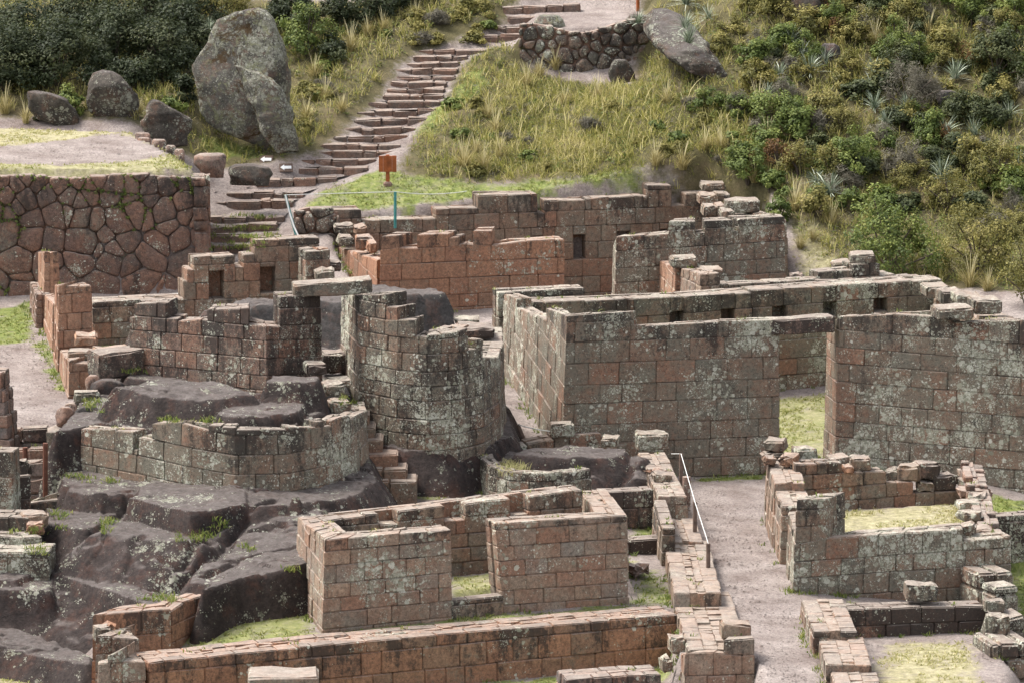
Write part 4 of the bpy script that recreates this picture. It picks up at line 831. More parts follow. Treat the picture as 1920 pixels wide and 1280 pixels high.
for k, (a, b, c, e, d, lb, mt) in enumerate([
    (1432, 1471, 819, 846, 112.9, 'topmost dark block of the pile at the far left corner of the right room', 'ashlar_grey'), (1433, 1476, 845, 872, 112.7, 'grey block under the topmost block of the corner pile', 'ashlar_grey'), (1496, 1536, 836, 868, 112.2, 'squared grey block standing on the back wall near the corner pile', 'ashlar_grey'),
    (1433, 1456, 852, 874, 111.9, 'small round orange stone at the left of the corner pile', 'ashlar_orange'), (1462, 1495, 848, 873, 111.8, 'larger rounded orange brown stone in the corner pile', 'ashlar_orange'), (1597, 1635, 852, 885, 111.9, 'brown upright block on the back wall right of the orange stone', 'ashlar_brown'),
    (1564, 1598, 852, 868, 112.1, 'flat pale stone on the back wall left of the brown upright block', 'ashlar_rose'), (1581, 1602, 867, 889, 111.7, 'small orange stone wedged in the back wall of the right room', 'ashlar_orange'), (1681, 1724, 868, 902, 112.2, 'left of the two dark blocks side by side on the back wall', 'ashlar_brown'),
    (1719, 1763, 864, 898, 112.3, 'right of the two dark blocks side by side, with a slanting edge', 'ashlar_black'), (1752, 1799, 887, 922, 112.3, 'big dark block at the right end of the back wall', 'ashlar_black'), (1722, 1752, 899, 922, 112.2, 'rounded block under the two dark blocks on the back wall', 'ashlar_grey'), (1659, 1686, 875, 903, 112.3, 'rounded grey stone left of the two dark blocks', 'ashlar_grey'),
    (1803, 1850, 880, 897, 113.0, 'flat pale slab on the far end of the rubble side wall', 'ashlar_rose'), (1806, 1853, 896, 914, 112.2, 'second flat slab down the rubble side wall', 'ashlar_grey'), (1800, 1858, 912, 934, 111.2, 'tilted pointed slab on the rubble side wall', 'rubble'), (1812, 1846, 920, 938, 110.4, 'small pale stone in front of the tilted slab', 'ashlar_rose'),
    (1800, 1842, 936, 958, 109.8, 'flat grey block mid way down the rubble side wall', 'ashlar_grey'), (1808, 1844, 956, 978, 108.7, 'low block near the front of the rubble side wall', 'ashlar_grey'), (1826, 1860, 984, 1006, 107.6, 'thin flat stone at the near end of the rubble side wall', 'ashlar_rose'), (1794, 1826, 978, 1007, 107.2, 'round cornered dark stone where the front wall meets the rubble side wall', 'ashlar_brown'), (1838, 1858, 935, 955, 110.8, 'small triangular stone at the outer side of the rubble wall', 'ashlar_rose')]):
    loose(a, b, c, e, d, lb, .5, mt, (-.2, .15, .3, .05)[k % 4], rnd=.05 if 'round' in lb or 'tilt' in lb else .03)
wall('terrace_wall', BK, [D(1862, 114.0, -1.5), D(2060, 114.4, -1.5)], [(1862, 968, 2060, 958)], t=.6, course=.42, seed=66, label='dark retaining wall under a green lawn at the right edge')
# lower right room
lr = empty('stone_room', D(1700, 103, -.4), 'low roofless room at the bottom right with a dry grass floor', 'ruined house')
wall('wall', RO, [add_z(P(1500, 1122, .25), -.65), add_z(P(1524, 1183, .25), -.65)], zt=.26, parent=lr, t=.88, course=.34, ln=(.3, .6), seed=71)
wall('wall', RO, [add_z(P(1533, 1192, .1), -.5), add_z(P(1547, 1244, .1), -.5)], zt=.1, parent=lr, t=.9, course=.34, ln=(.3, .6), seed=72)
wall('wall', RO, [add_z(P(1556, 1258, -.05), -.4), add_z(P(1578, 1330, -.05), -.4)], zt=-.05, parent=lr, t=.9, course=.34, ln=(.3, .6), seed=73)
wall('wall', BK, [D(1575, 103.3, -.45), D(1848, 103.9, -.45)], [(1575, 1141, 1848, 1135)], parent=lr, t=.62, course=.36, seed=74)
loose(1575, 1628, 1262, 1290, 98.6, 'lichened block on the near wall at the bottom right edge', .5, 'ashlar_grey', .05)
loose(1700, 1758, 1091, 1128, 103.8, 'lone lichened block with a chipped corner on the low room back wall', .5, 'ashlar_grey', .05, rnd=.05)
for k, (pts, top, lb, t) in enumerate([((1834, 105.8, 1900, 106.1), (1834, 1076, 1900, 1070), 'highest tread of broad stones stepping down at the right edge', .9), ((1866, 104.8, 1910, 105.0), (1866, 1100, 1910, 1096), 'second tread of stones stepping down at the right edge', .7), ((1884, 103.2, 1922, 103.3), (1884, 1162, 1922, 1152), 'third tread at the right edge, split by a grassy joint', .8), ((1858, 101.7, 1935, 101.9), (1858, 1208, 1935, 1203), 'lowest and widest tread of stones at the right edge', 1.2)]):
    wall('stone_step', G_, [D(pts[0], pts[1], -.9), D(pts[2], pts[3], -.9)], [top], t=t, course=.5, ln=(.35, .7), seed=80+k, bev=.05, core=False, back=False, label=lb, cat='stone step', group='stones stepping down at the right edge')
loose(1847, 1886, 1120, 1153, 103.6, 'upright squared block right of the low room back wall', .45, 'ashlar_grey', .05); loose(1850, 1891, 1150, 1202, 102.7, 'tall rounded block below the upright squared block', .5, 'ashlar_grey', .05, rnd=.06)
# gateway wall on the rock, the lintel and the tower
gw = empty('gateway_wall', D(450, 114, 2.4), 'grey brown wall on the rock outcrop ending in a doorway pier under the lintel', 'ruined wall')
wall('wall', BK, [D(240, 115.6, 2.35), D(500, 113.5, 2.45), D(607, 114.7, 2.3)], [(243, 597, 248, 597, 0), (248, 569, 309, 567, 0), (309, 597, 331, 597, 0), (331, 604, 387, 599, 0), (387, 581, 467, 579, 0), (467, 605, 499, 612, 0), (501, 613, 525, 613, 1), (525, 557, 600, 553, 1)], parent=gw, t=.75, course=.34, ln=(.35, .75), seed=91, drop=.8)
BKT = M['ashlar_tower']
tw = empty('round_tower', D(800, 115, 1.3), 'massive rounded tower wall of dark lichened blocks with a broken stepped top', 'tower')
wall('wall', BKT, [D(634, 116.3, 1.4), D(670, 114.3, 1.3), D(742, 113.4, 1.3), D(800, 113.1, 1.3), D(860, 113.3, 1.3), D(908, 114.0, 1.3), D(938, 115.3, 1.3), D(949, 117.0, 1.3), D(945, 119, 1.3)],
     [(634, 553, 669, 553, 0), (671, 553, 717, 553, 1), (717, 577, 740, 577, 1), (740, 601, 776, 600, 2), (776, 631, 798, 629, 2), (800, 629, 888, 619, 3), (888, 646, 900, 646, 4), (900, 636, 922, 634, 4), ('at', 5.02, PD(930, 662, 114.6).z, 6.0, PD(940, 664, 115.6).z), ('at', 6.0, PD(940, 664, 115.6).z, 8, PD(940, 640, 117).z)], parent=tw, t=.85, course=.37, ln=(.38, .8), seed=92, batter=.03, drop=.9,
     holes=[])
loose(862, 928, 605, 636, 117.2, 'rounded dark slab on the far rim of the tower', 1.0, 'ashlar_black', .1); loose(826, 862, 606, 628, 117.0, 'pale flat slab lying tilted on the tower rim', .8, 'ashlar_rose', -.3); loose(853, 898, 594, 606, 119.2, 'low grey block behind the dark slab on the tower', .5, 'ashlar_grey', 0); loose(754, 780, 600, 626, 114.9, 'mossy green block in the stepped break of the tower top', .5, 'ashlar_grey', .1)
lb_ = beam('lintel', M['ashlar_grey'], 550, 698, 536, 559, 524, 551, 114.3, 114.5, .62, None, 7); tag(lb_, 'long pale stone lintel bridging the gateway between wall and tower', 'lintel')
# steps inside the gate and below it
for k, (a, b, y0, y1, d, lb) in enumerate([(606, 652, 655, 700, 115.6, 'dark block of the steps inside the lintel gateway'), (618, 660, 706, 726, 113.4, 'flat slab at the top of the blocks below the gateway'), (609, 648, 712, 744, 112.6, 'rounded grey block below the gateway pier'), (622, 660, 745, 780, 111.9, 'lichened block on the grass below the gateway'), (576, 616, 676, 704, 113.3, 'squared block at the foot of the gateway pier')]):
    loose(a, b, y0, y1, d, lb, .6, 'ashlar_black' if k in (0, 4) else 'ashlar_grey', .2)
ss_ = empty('stone_steps', D(740, 113.5, .5), 'short flight of six reddish steps between the curved wall and the tower', 'steps')
for k, (xl, xr, yt, d) in enumerate([(662, 782, 903, 111.9), (660, 764, 880, 112.2), (658, 746, 853, 112.5), (656, 718, 826, 112.8), (654, 704, 803, 113.1), (650, 694, 780, 113.4)]):
    zt = PD(700, yt, d).z
    mb = MB(); rng = np.random.default_rng(300+k); x = xl
    while x < xr-3:
        e = min(xr, x+rng.uniform(45, 80)); e = xr if xr-e < 18 else e; a = D(x, d, 0); b = D(e, d, 0)
        add_block(mb, lambda S, O, Hh: np.stack([a.x+S, a.y+O+S*.05, Hh], 1), 0, b.x-a.x-.004, 0, .9, zt-.6, zt, zt+.01, .03, rng, (rng.random(), rng.random(), .2), (), .008); x = e
    mb.build('step', B_, ss_)
# curved wall on the outcrop
cv = empty('curved_wall', D(450, 109, 1.3), 'curved grey wall with toothed top blocks standing on the carved rock', 'curved wall')
wall('wall', G_, [D(150, 110.6, 1.5), D(256, 109.7, 1.45), D(350, 109.0, 1.35), D(440, 108.6, 1.25), D(540, 108.7, 1.25), D(615, 109.3, 1.3), D(664, 110.4, 1.3), D(694, 112.2, 1.3), D(690, 114, 1.3)],
     [(150, 803, 248, 808), (248, 842, 256, 842), (256, 818, 280, 817), (280, 794, 350, 792), (350, 798, 412, 798), (412, 800, 440, 800, 2), (440, 805, 540, 806, 3), (540, 801, 597, 800, 4), (597, 790, 615, 789, 4), (615, 789, 636, 787, 5), (636, 783, 663, 777, 5), ('at', 6.02, PD(672, 774, 111).z, 8, PD(690, 768, 113).z)], parent=cv, t=.55, course=.42, ln=(.45, .85), seed=95, batter=.06, drop=.7)
wall('wall', G_, [D(80, 111.6, 1.0), D(150, 110.8, 1.0)], [(85, 848, 142, 846)], parent=cv, t=.65, course=.42, ln=(.6, .8), seed=96)
loose(88, 150, 799, 850, 112.2, 'rounded two part block at the left end of the curved wall', .7, 'ashlar_grey', .1, rnd=.06); loose(124, 152, 814, 845, 111.4, 'small pinkish block beside the left end of the curved wall', .4, 'ashlar_rose', .2)
loose(228, 272, 795, 830, 110.6, 'dark block behind the notch in the curved wall', .5, 'ashlar_black', .2)
# piled terraces at the left edge
lf_ = empty('stepped_wall', D(20, 106, -.2), 'stepped pile of big lichened blocks at the left edge below the path', 'ruined wall')
wall('wall', G_, [D(-120, 108.6, .2), D(25, 108.3, .2)], [(-120, 842, 26, 848)], parent=lf_, t=.7, course=.42, ln=(.5, .9), seed=97)
wall('wall', BK, [D(20, 108.9, .2), D(60, 109.0, .2)], [(22, 895, 60, 892)], parent=lf_, t=.6, course=.5, ln=(.6, .9), seed=98)
wall('wall', G_, [D(40, 109.6, .5), D(128, 109.2, .5)], [(40, 944, 140, 920)], parent=lf_, t=.9, course=.6, ln=(1, 1.4), seed=99)
wall('wall', G_, [D(-120, 107.0, -.1), D(52, 106.7, -.1)], [(-120, 968, 52, 970)], parent=lf_, t=.9, course=.4, ln=(.4, .7), seed=100)
wall('wall', G_, [D(-120, 106.2, -.2), D(45, 106.0, -.2), D(82, 106.2, -.2)], [(-120, 1000, 82, 1004)], parent=lf_, t=.7, course=.4, ln=(.4, .6), seed=101)
wall('wall', G_, [D(-120, 105.5, .1), D(92, 105.3, .1)], [(-120, 1032, 92, 1033)], parent=lf_, t=.9, course=.4, ln=(.4, .9), seed=102, drop=.1)
loose(28, 56, 862, 893, 109.2, 'rounded dark block beside the rusty post at the left edge', .5, 'ashlar_black', .2, rnd=.06); loose(40, 92, 960, 990, 106.8, 'flat brown stone on the stepped pile at the left edge', .5, 'ashlar_brown', .2); loose(50, 84, 978, 1002, 106.5, 'small red brown stone under the flat brown stone at the left edge', .4, 'ashlar_orange', .1)
wall('boundary_wall', M['rubble'], [D(-200, 113.7, .8), D(20, 113.2, .8)], [(-200, 690, 1, 700), (1, 730, 8, 740), (8, 770, 14, 780), (14, 810, 20, 830)], t=.8, course=.28, ln=(.25, .5), seed=103, label='end of an orange rubble wall entering at the left edge beside the path')
for k, (a, b, y, d) in enumerate([(18, 92, 803, 113.9), (22, 90, 842, 112.9), (20, 84, 868, 112.2)]):
    wall('path_step', RU, [D(a, d, .4), D(b, d, .4)], [(a, y+1, b, y-2)], t=.45, course=.4, ln=(.35, .7), seed=104+k, core=False, back=False, bev=.04, label=('top dark edge of three steps going down from the left path', 'middle of the three steps below the left path', 'lowest of the three steps below the left path')[k], cat='step', group='steps below the left path')
# wall with pillars between the left path and the rock
lw = empty('pillared_wall', D(100, 126, 1.3), 'narrow wall seen end on, with two tall broken pillars, along the left path', 'ruined wall')
wall('wall', LE, [D(66, 132.4, 1.45), D(98, 126.3, 1.35)], [(68, 472, 79, 474), (79, 549, 98, 573)], parent=lw, t=.46, course=.42, ln=(.5, .9), seed=111)
wall('wall', LE, [D(94, 126.2, 1.35), D(99, 124.6, 1.3), D(175, 125, 1.3)], [(94, 546, 98, 547, 0), (99, 546, 118, 546, 1)], parent=lw, t=.4, course=.42, seed=112) if False else None
wall('wall', LE, [D(97, 126.0, 1.35), D(107, 123.6, 1.3), D(176, 124.0, 1.3)], [(98, 534, 106, 538, 0), (107, 538, 173, 536, 1)], parent=lw, t=.7, course=.40, ln=(.35, .45), seed=113)
wall('wall', LE, [D(107, 123.8, 1.3), D(128, 120.4, 1.2), D(193, 120.8, 1.2)], [(110, 655, 128, 678, 0), (128, 681, 190, 681, 1)], parent=lw, t=.75, course=.6, ln=(.6, 1.0), seed=114)
loose(126, 191, 652, 682, 121.0, 'long grey block lying across the near end of the pillared wall', .5, 'ashlar_grey', .03); loose(140, 184, 624, 650, 122.6, 'lower broken course behind the long grey block', .7, 'ashlar_left', .1)
wall('low_wall', M['rubble'], [D(50, 133.2, 1.5), D(67, 129.2, 1.4)], [(54, 527, 66, 552)], t=.4, course=.2, ln=(.2, .4), seed=115, label='low orange rubble wall behind the pillared wall by the terrace')
loose(185, 280, 655, 712, 114.8, 'long slanting dark slab resting left of the gateway wall', .7, 'ashlar_black', .45); loose(196, 262, 650, 676, 116.2, 'flat pale slab behind the long slanting slab', .9, 'ashlar_rose', .4); loose(138, 186, 730, 757, 113.5, 'low squared block beside the path below the slanting slab', .5, 'ashlar_grey', .1)
# niched wall left of the back houses
nw_ = empty('niched_wall', D(480, 128, 1.4), 'mossy wall with two deep tall niches behind the rock, left of the back houses', 'ruined wall')
wall('wall', M['ashlar_brown'], [D(346, 127.7, 1.2), D(602, 128.6, 1.2)], [(346, 527, 352, 527), (352, 506, 364, 505), (364, 483, 442, 480), (442, 502, 458, 501), (458, 479, 479, 477), (479, 452, 601, 446)], parent=nw_, t=.8, course=.40, ln=(.42, .8), seed=121, holes=[(393, 508, 421, 560), (489, 501, 517, 551)])
wall('wall', G_, [D(576, 127.3, 1.2), D(622, 127.5, 1.2)], [(578, 472, 618, 469)], parent=nw_, t=.8, course=.38, seed=122)
loose(592, 628, 501, 530, 126.8, 'lichened block stepping down right of the niched wall', .6, 'ashlar_grey', .1); loose(616, 640, 486, 510, 127.8, 'dark small block right of the niched wall', .6, 'ashlar_black', .1); loose(594, 616, 464, 473, 127.6, 'small reddish stone on top of the niched wall end', .4, 'ashlar_orange', .3)
wall('low_wall', M['ashlar_brown'], [D(176, 127.0, 1.2), D(348, 127.6, 1.2)], [(176, 568, 348, 560)], t=1.0, course=.42, ln=(.5, .9), seed=123, label='low wall with a pale grassy top between the pillared wall and the niched wall')
# back houses
bk = empty('stone_house', D(870, 135, 1.3), 'back left roofless house with a long orange front wall and ragged top', 'ruined house')
wall('wall', OR, [D(632, 138.3, .4), D(707, 132, .4), D(1060, 133.2, .4)], [(630, 462, 703, 488, 0), (707, 444, 741, 443, 1), (741, 465, 777, 463, 1), (777, 441, 838, 439, 1), (838, 447, 857, 446, 1), (857, 459, 884, 457, 1), (884, 434, 921, 433, 1), (921, 456, 1058, 449, 1)], parent=bk, t=.72, course=.37, ln=(.45, .95), seed=131)
wall('wall', B_, [D(626, 138.9, .1), D(1322, 141.3, .1)], [(627, 394, 678, 393), (678, 413, 780, 410), (780, 411, 818, 410), (818, 392, 897, 390), (897, 366, 1008, 364), (1008, 399, 1022, 399), (1022, 376, 1098, 375), (1098, 373, 1207, 367), (1207, 369, 1215, 368), (1215, 348, 1260, 347), (1260, 386, 1285, 385), (1285, 364, 1322, 361)], parent=bk, t=.8, course=.42, ln=(.45, .9), seed=132, batter=.01,
     holes=[(1075, 440, 1099, 487), (1157, 434, 1182, 480), (1237, 430, 1253, 476), (996, 443, 1018, 490), (838, 450, 860, 495)])
for a, b, c, e, d, lb in [(628, 664, 416, 440, 137.9, 'grey block at the far left corner of the back house'), (664, 688, 418, 440, 137.6, 'reddish block next to the far left corner of the back house'), (634, 664, 438, 462, 136.9, 'first lichened stone going forward on the back house side wall'), (668, 700, 440, 470, 134.8, 'upright stone near the front of the back house side wall'), (690, 708, 450, 476, 133.8, 'narrow stone behind the front corner of the back house')]:
    loose(a, b, c, e, d, lb, .7, 'ashlar_grey' if 'grey' in lb or 'lichen' in lb else 'ashlar_orange', .1)
bk2 = empty('stone_house', D(1310, 136, 1.4), 'back right roofless house with a lichened front wall and stepped side wall', 'ruined house')
wall('wall', G_, [D(1143, 134.4, .3), D(1150, 133.3, .3), D(1489, 134.5, .4), D(1420, 139.5, .4)], [(1133, 440, 1149, 446, 0), (1150, 446, 1251, 440, 1), (1251, 417, 1304, 415, 1), (1304, 438, 1322, 437, 1), (1322, 415, 1378, 413, 1), (1378, 435, 1389, 434, 1), (1389, 411, 1480, 407, 1), (1484, 405, 1425, 395, 2)], parent=bk2, t=.75, course=.40, ln=(.45, .9), seed=133)
wall('wall', B_, [D(1300, 140.3, .4), D(1388, 135.2, .4)], [(1318, 385, 1388, 420)], parent=bk2, t=.9, course=.4, seed=134)
for a, b, c, e, d, lb in [(1317, 1361, 337, 360, 140.6, 'highest squared block on the stepped side wall of the back right house'), (1344, 1370, 357, 378, 140.0, 'red brown block under the highest block of the stepped side wall'), (1312, 1346, 360, 386, 139.4, 'brown block left of the red brown block on the stepped side wall'), (1320, 1346, 381, 408, 138.0, 'squared block lower on the stepped side wall'), (1344, 1362, 380, 398, 138.3, 'small rounded stone on the stepped side wall'), (1363, 1426, 370, 400, 136.8, 'wide bridging block over a gap on the back right house'), (1354, 1378, 390, 412, 136.2, 'block under the left of the bridging block'), (1402, 1424, 396, 414, 136.9, 'block under the right of the bridging block')]:
    loose(a, b, c, e, d, lb, .7, 'ashlar_grey' if 'bridging' in lb or 'highest' in lb else 'ashlar_brown', .1)
# small ruins between the back right house and the big house
sr = empty('ruined_wall', D(1290, 131, 1.2), 'short rosy wall with a narrow bridged gap in front of the back right house', 'ruined wall')
wall('wall', LE, [D(1228, 134.2, 1.1), D(1262, 131.2, 1.1)], [(1229, 487, 1262, 499)], parent=sr, t=.6, course=.36, ln=(.4, .7), seed=141)
wall('wall', RO, [D(1273, 131.0, 1.1), D(1312, 129.4, 1.1), D(1352, 129.7, 1.1)], [(1273, 503, 1310, 514, 0), (1312, 515, 1350, 513, 1)], parent=sr, t=.65, course=.36, ln=(.4, .7), seed=142)
loose(1259, 1307, 477, 503, 131.0, 'square block bridging the gap in the short rosy wall', .6, 'ashlar_grey', .1); loose(1316, 1356, 500, 512, 130.6, 'flat slab on the right part of the short rosy wall', .6, 'ashlar_rose', .15)
wall('low_wall', G_, [D(1350, 130.0, .8), D(1735, 131.6, .8)], [(1350, 533, 1440, 531), (1440, 530, 1540, 524), (1540, 526, 1735, 520)], t=.7, course=.38, seed=143, label='low lichened wall running behind the big house back wall')
er = empty('ruined_wall', D(1610, 131, 1.2), 'stepped wall end with a leaning narrow doorway beside the big green bush', 'ruined wall')
wall('wall', G_, [D(1534, 131.0, 1), D(1600, 131.3, 1)], [(1536, 511, 1572, 508), (1572, 508, 1598, 506)], parent=er, t=.7, course=.38, seed=144)
wall('wall', G_, [D(1610, 131.4, 1), D(1680, 131.8, 1)], [(1608, 497, 1652, 494), (1652, 516, 1678, 514)], parent=er, t=.8, course=.36, seed=145, tilt=(-.08, 0))
loose(1595, 1642, 470, 498, 131.6, 'top block leaning over the narrow doorway by the green bush', .6, 'ashlar_grey', .05); loose(1562, 1598, 486, 508, 132.4, 'block behind the left side of the leaning doorway', .6, 'ashlar_grey', .05); loose(1484, 1508, 512, 528, 131.4, 'small pale stone on the low wall behind the big house', .4, 'rubble', .1)
# ---------------------------------------------------------------- terrace of polygonal stones, rough retaining walls
tr = empty('terrace_wall', D(170, 133, 1.5), 'tall terrace wall of big irregular red stones with green moss in the joints', 'terrace wall')
pt_ = [D(-420, 133.0, 1.35), D(396, 133.6, 1.4), D(390, 139.5, 2.2)]
hz = PD(100, 334, 133.3).z
poly_wall('stonework', M['polygonal'], pt_[:2], lambda q: hz-1.38+.05*math.sin(q*2.3), lambda f: .92-.56*f, tr, seed=5, t=.7, bulge=.075, batter=.055)
poly_wall('stonework', M['polygonal'], pt_[1:], lambda q: max(.3, hz-1.45-.8*q/5.9-.13*q), lambda f: .9-.45*f, tr, seed=6, t=.6, bulge=.07, batter=.03)
up = empty('retaining_wall', D(1090, 148, 5.5), 'rough drystone wall of dark rubble holding up the path beside the upper stairs', 'retaining wall')
h1 = PD(1090, 52, 148.4).z
poly_wall('stonework', M['drystone'], [D(972, 148.3, 5.3), D(1090, 148.1, 5.3), D(1222, 148.8, 5.4)], lambda q: h1-5.3+.12*math.sin(q*2+1), lambda f: .40, up, seed=8, t=.5, bulge=.12, gap=.03, batter=.06)
lo = empty('retaining_wall', D(590, 138, 2), 'low bank of rough stones under the lawn beside the niched wall', 'retaining wall')
poly_wall('stonework', M['drystone'], [D(556, 138.3, 1.6), D(640, 138.6, 1.6)], lambda q: PD(600, 398, 138.4).z-1.6+.1*math.sin(q*3), lambda f: .55, lo, seed=9, t=.5, bulge=.14, gap=.03)
# ---------------------------------------------------------------- the stairs on the hill
sh = empty('stone_stairs', hill(640, 300), 'long worn stone stairway climbing the hillside past the huge boulder', 'stairs')
def hp(px, py): return hill(px, py)
for i in range(len(STEPS)-1, -1, -1):
    xl, xr, yl, yr = STEPS[i]; rng = np.random.default_rng(500+i); mb = MB(); a = hp(xl, yl); b = hp(xr, yr); n = max(3, int((xr-xl)/34)); cuts = np.sort(np.r_[0, 1, (np.arange(1, n)+rng.uniform(-.35, .35, n-1))/n])
    zm = (a.z+b.z)/2; L = b.x-a.x
    for c0, c1 in zip(cuts[:-1], cuts[1:]):
        jd = rng.uniform(-.11, .09); jz = rng.uniform(-.025, .02); hh = a.z+(b.z-a.z)*(c0+c1)/2*.6+(zm-a.z)*.0; zt = zm+(b.z-a.z)*((c0+c1)/2-.5)*.5+jz
        dd = [a.y+(b.y-a.y)*c0+jd, a.y+(b.y-a.y)*c1+jd]
        add_block(mb, lambda S, O, Hh: np.stack([a.x+S, dd[0]+(S-c0*L)/max(.01, (c1-c0)*L)*(dd[1]-dd[0])+O, Hh], 1), c0*L+.003, c1*L-.003, 0, rng.uniform(.28, .42), zt-.34, zt, zt+rng.uniform(-.015, .015), .035, rng, (rng.random(), rng.random(), .1), (), .014)
    st = mb.build('step', M['stair'], sh)
    if i > 0:                           # trodden earth from this edge back to the next riser
        xl2, xr2, yl2, yr2 = STEPS[i-1]; a2 = hp(xl2, yl2); b2 = hp(xr2, yr2); nxx, nyy = 10, 5; V = []
        for v in range(nyy):
            f = v/(nyy-1)
            for u in range(nxx):
                g = u/(nxx-1); x = (a.x+(b.x-a.x)*g)*(1-f)+(a2.x+(b2.x-a2.x)*g)*f; y0_ = a.y+(b.y-a.y)*g+.2; y1_ = a2.y+(b2.y-a2.y)*g+.15
                z2 = (a2.z+b2.z)/2+(b2.z-a2.z)*(g-.5)*.5-.185; z1_ = zm+(b.z-a.z)*(g-.5)*.5-.015; V.append((x, y0_+(y1_-y0_)*f, z1_+max(0, z2-z1_)*f+rng.normal(0, .010)))
        tb = MB(); tb.add(np.array(V), [(r*nxx+c, r*nxx+c+1, (r+1)*nxx+c+1, (r+1)*nxx+c) for r in range(nyy-1) for c in range(nxx-1)], (0, 0, 0)); tb.build('tread', M['ground'], st, smooth=True)
# ---------------------------------------------------------------- signs, posts and ropes
def box(mb, c, s, rot=(0, 0, 0), bev=.006):
    from mathutils import Euler
    Rm = Euler(rot).to_matrix(); I, f, ex = lattice(4); l = [np.array([-q/2, -q/2+min(bev, q*.3), q/2-min(bev, q*.3), q/2]) for q in s]
    v = np.stack([l[k][I[:, k]]+ex[:, k]*min(bev, s[k]*.3)*.5 for k in range(3)], 1); v = v@np.array(Rm).T+np.array(tuple(c)); mb.add(v, f)
def tube(mb, pts, r, n=7):
    pts = [Vector(p) for p in pts]; V = []
    for i, p in enumerate(pts):
        t = (pts[min(i+1, len(pts)-1)]-pts[max(i-1, 0)]).normalized(); u = t.cross(Vector((.13, .2, .97))).normalized(); w_ = t.cross(u)
        V += [tuple(p+(u*math.cos(k/n*6.2832)+w_*math.sin(k/n*6.2832))*r) for k in range(n)]
    f = [(i*n+k, i*n+(k+1) % n, (i+1)*n+(k+1) % n, (i+1)*n+k) for i in range(len(pts)-1) for k in range(n)]+[tuple(reversed(range(n))), tuple(range((len(pts)-1)*n, len(pts)*n))]
    mb.add(np.array(V), f)
g0 = hit(727, 349); s_ = mpp(g0.y)
sg = empty('sign', g0, 'brown wooden sign board on a single post beside the stairs', 'sign')
mb = MB(); 
for k in range(4): box(mb, (g0.x+(-1.5+k)*s_*8.3, g0.y, g0.z+(349-308)*s_), (s_*8.1, .035, s_*30+.01*(k % 2)))
mb.build('board', M['sign_wood'], sg)
mb = MB(); box(mb, (g0.x, g0.y+.045, g0.z+28*s_), (s_*7, .05, s_*60)); mb.build('post', M['sign_wood'], sg)
mb = MB(); box(mb, (g0.x, g0.y+.03, g0.z+.02), (.22, .2, .16), (0, 0, .3), .04); mb.build('base_stone', M['rubble'], sg)
for px, py, rz, lb in [(499.5, 299, -.12, 'small dark board with a white arrow pointing left, the left one at the stairs'), (536.5, 314, .12, 'small dark board with a white arrow pointing left, nearer the steps')]:
    p = hill(px, py+6); s_ = mpp(p.y); e = empty('arrow_sign', p, lb, 'sign'); mb = MB(); up_ = .62
    box(mb, (p.x, p.y, p.z+.07), (.36, .04, .25), (-up_, 0, rz)); mb.build('board', M['grey_wood'], e)
    from mathutils import Euler
    Rm = Euler((-up_, 0, rz)).to_matrix(); out = [(-.16, 0), (-.05, .085), (-.05, .042), (.14, .042), (.14, -.042), (-.05, -.042), (-.05, -.085)]
    V = [tuple(Vector((p.x, p.y, p.z+.07))+Rm@Vector((a, y, b))) for y in (-.035, -.018) for a, b in out]
    mb = MB(); mb.add(np.array(V), [tuple(range(7)), tuple(reversed(range(7, 14)))]+[(k, 7+k, 7+(k+1) % 7, (k+1) % 7) for k in range(7)]); mb.build('arrow', M['white_paint'], e)
def post(px, y0, y1, d, mat, r, label, name='post', lean=0.0, group=None):
    a = PD(px, y1, d); b = PD(px+lean, y0, d); mb = MB(); dirv = (b-a); a2 = a-dirv.normalized()*.3
    tube(mb, [a2, a, a+dirv*.5, b-dirv.normalized()*.01, b], r, 8); return tag(mb.build(name, mat), label, 'post', group), b
def rope(pts, r, label, sag=0, name='rope', mat='rope'):
    mb = MB(); P_ = []
    for a, b in zip(pts[:-1], pts[1:]):
        a, b = Vector(a), Vector(b)
        for k in range(8): t = k/8; P_.append(a.lerp(b, t)-Vector((0, 0, sag*4*t*(1-t))))
    P_.append(Vector(pts[-1])); tube(mb, P_, r, 6); return tag(mb.build(name, M[mat], smooth=True), label, 'rope')
_, t1 = post(741, 360, 407, 139.0, M['teal_post'], .038, 'teal metal post on the lawn behind the back left house', group='teal rope posts')
_, t2 = post(916, 351, 372, 141.6, M['teal_post'], .038, 'teal post hidden low behind the tallest block of the back wall', group='teal rope posts')
_, t3 = post(1096, 351, 378, 142.2, M['teal_post'], .04, 'teal post at the right end of the white rope', group='teal rope posts')
_, t4 = post(556, 366, 446, 137.6, M['teal_post'], .036, 'leaning teal and white post at the corner by the lower steps', lean=-21, group='teal rope posts')
rope([t4, t1], .011, 'white rope between the leaning post and the middle teal post', .0); rope([t1, t2], .011, 'white rope sagging from the middle teal post to the back wall', .12); rope([t2, t3], .011, 'white rope rising to the right end teal post', .05)
mb = MB(); tube(mb, [PD(535, 366, 137.45), PD(543, 400, 137.4), PD(551, 425, 137.3), PD(561, 446, 137.2)], .022, 6); tag(mb.build('handrail', M['white_paint']), 'white painted rail sloping down beside the leaning post', 'handrail')
_, p1 = post(85, 830, 912, 109.9, M['rust_post'], .055, 'taller rusty post with a rope by the steps at the left edge'); _, p2 = post(47, 838, 868, 111.2, M['rust_post'], .055, 'shorter rusty post by the steps at the left edge')
rope([PD(85, 858, 109.9), PD(47, 866, 111.2)], .02, 'upper grey rope between the two rusty posts', .05, mat='grey_wood'); rope([PD(85, 896, 109.9), PD(56, 902, 110.6)], .02, 'lower grey rope from the taller rusty post', .02, mat='grey_wood')
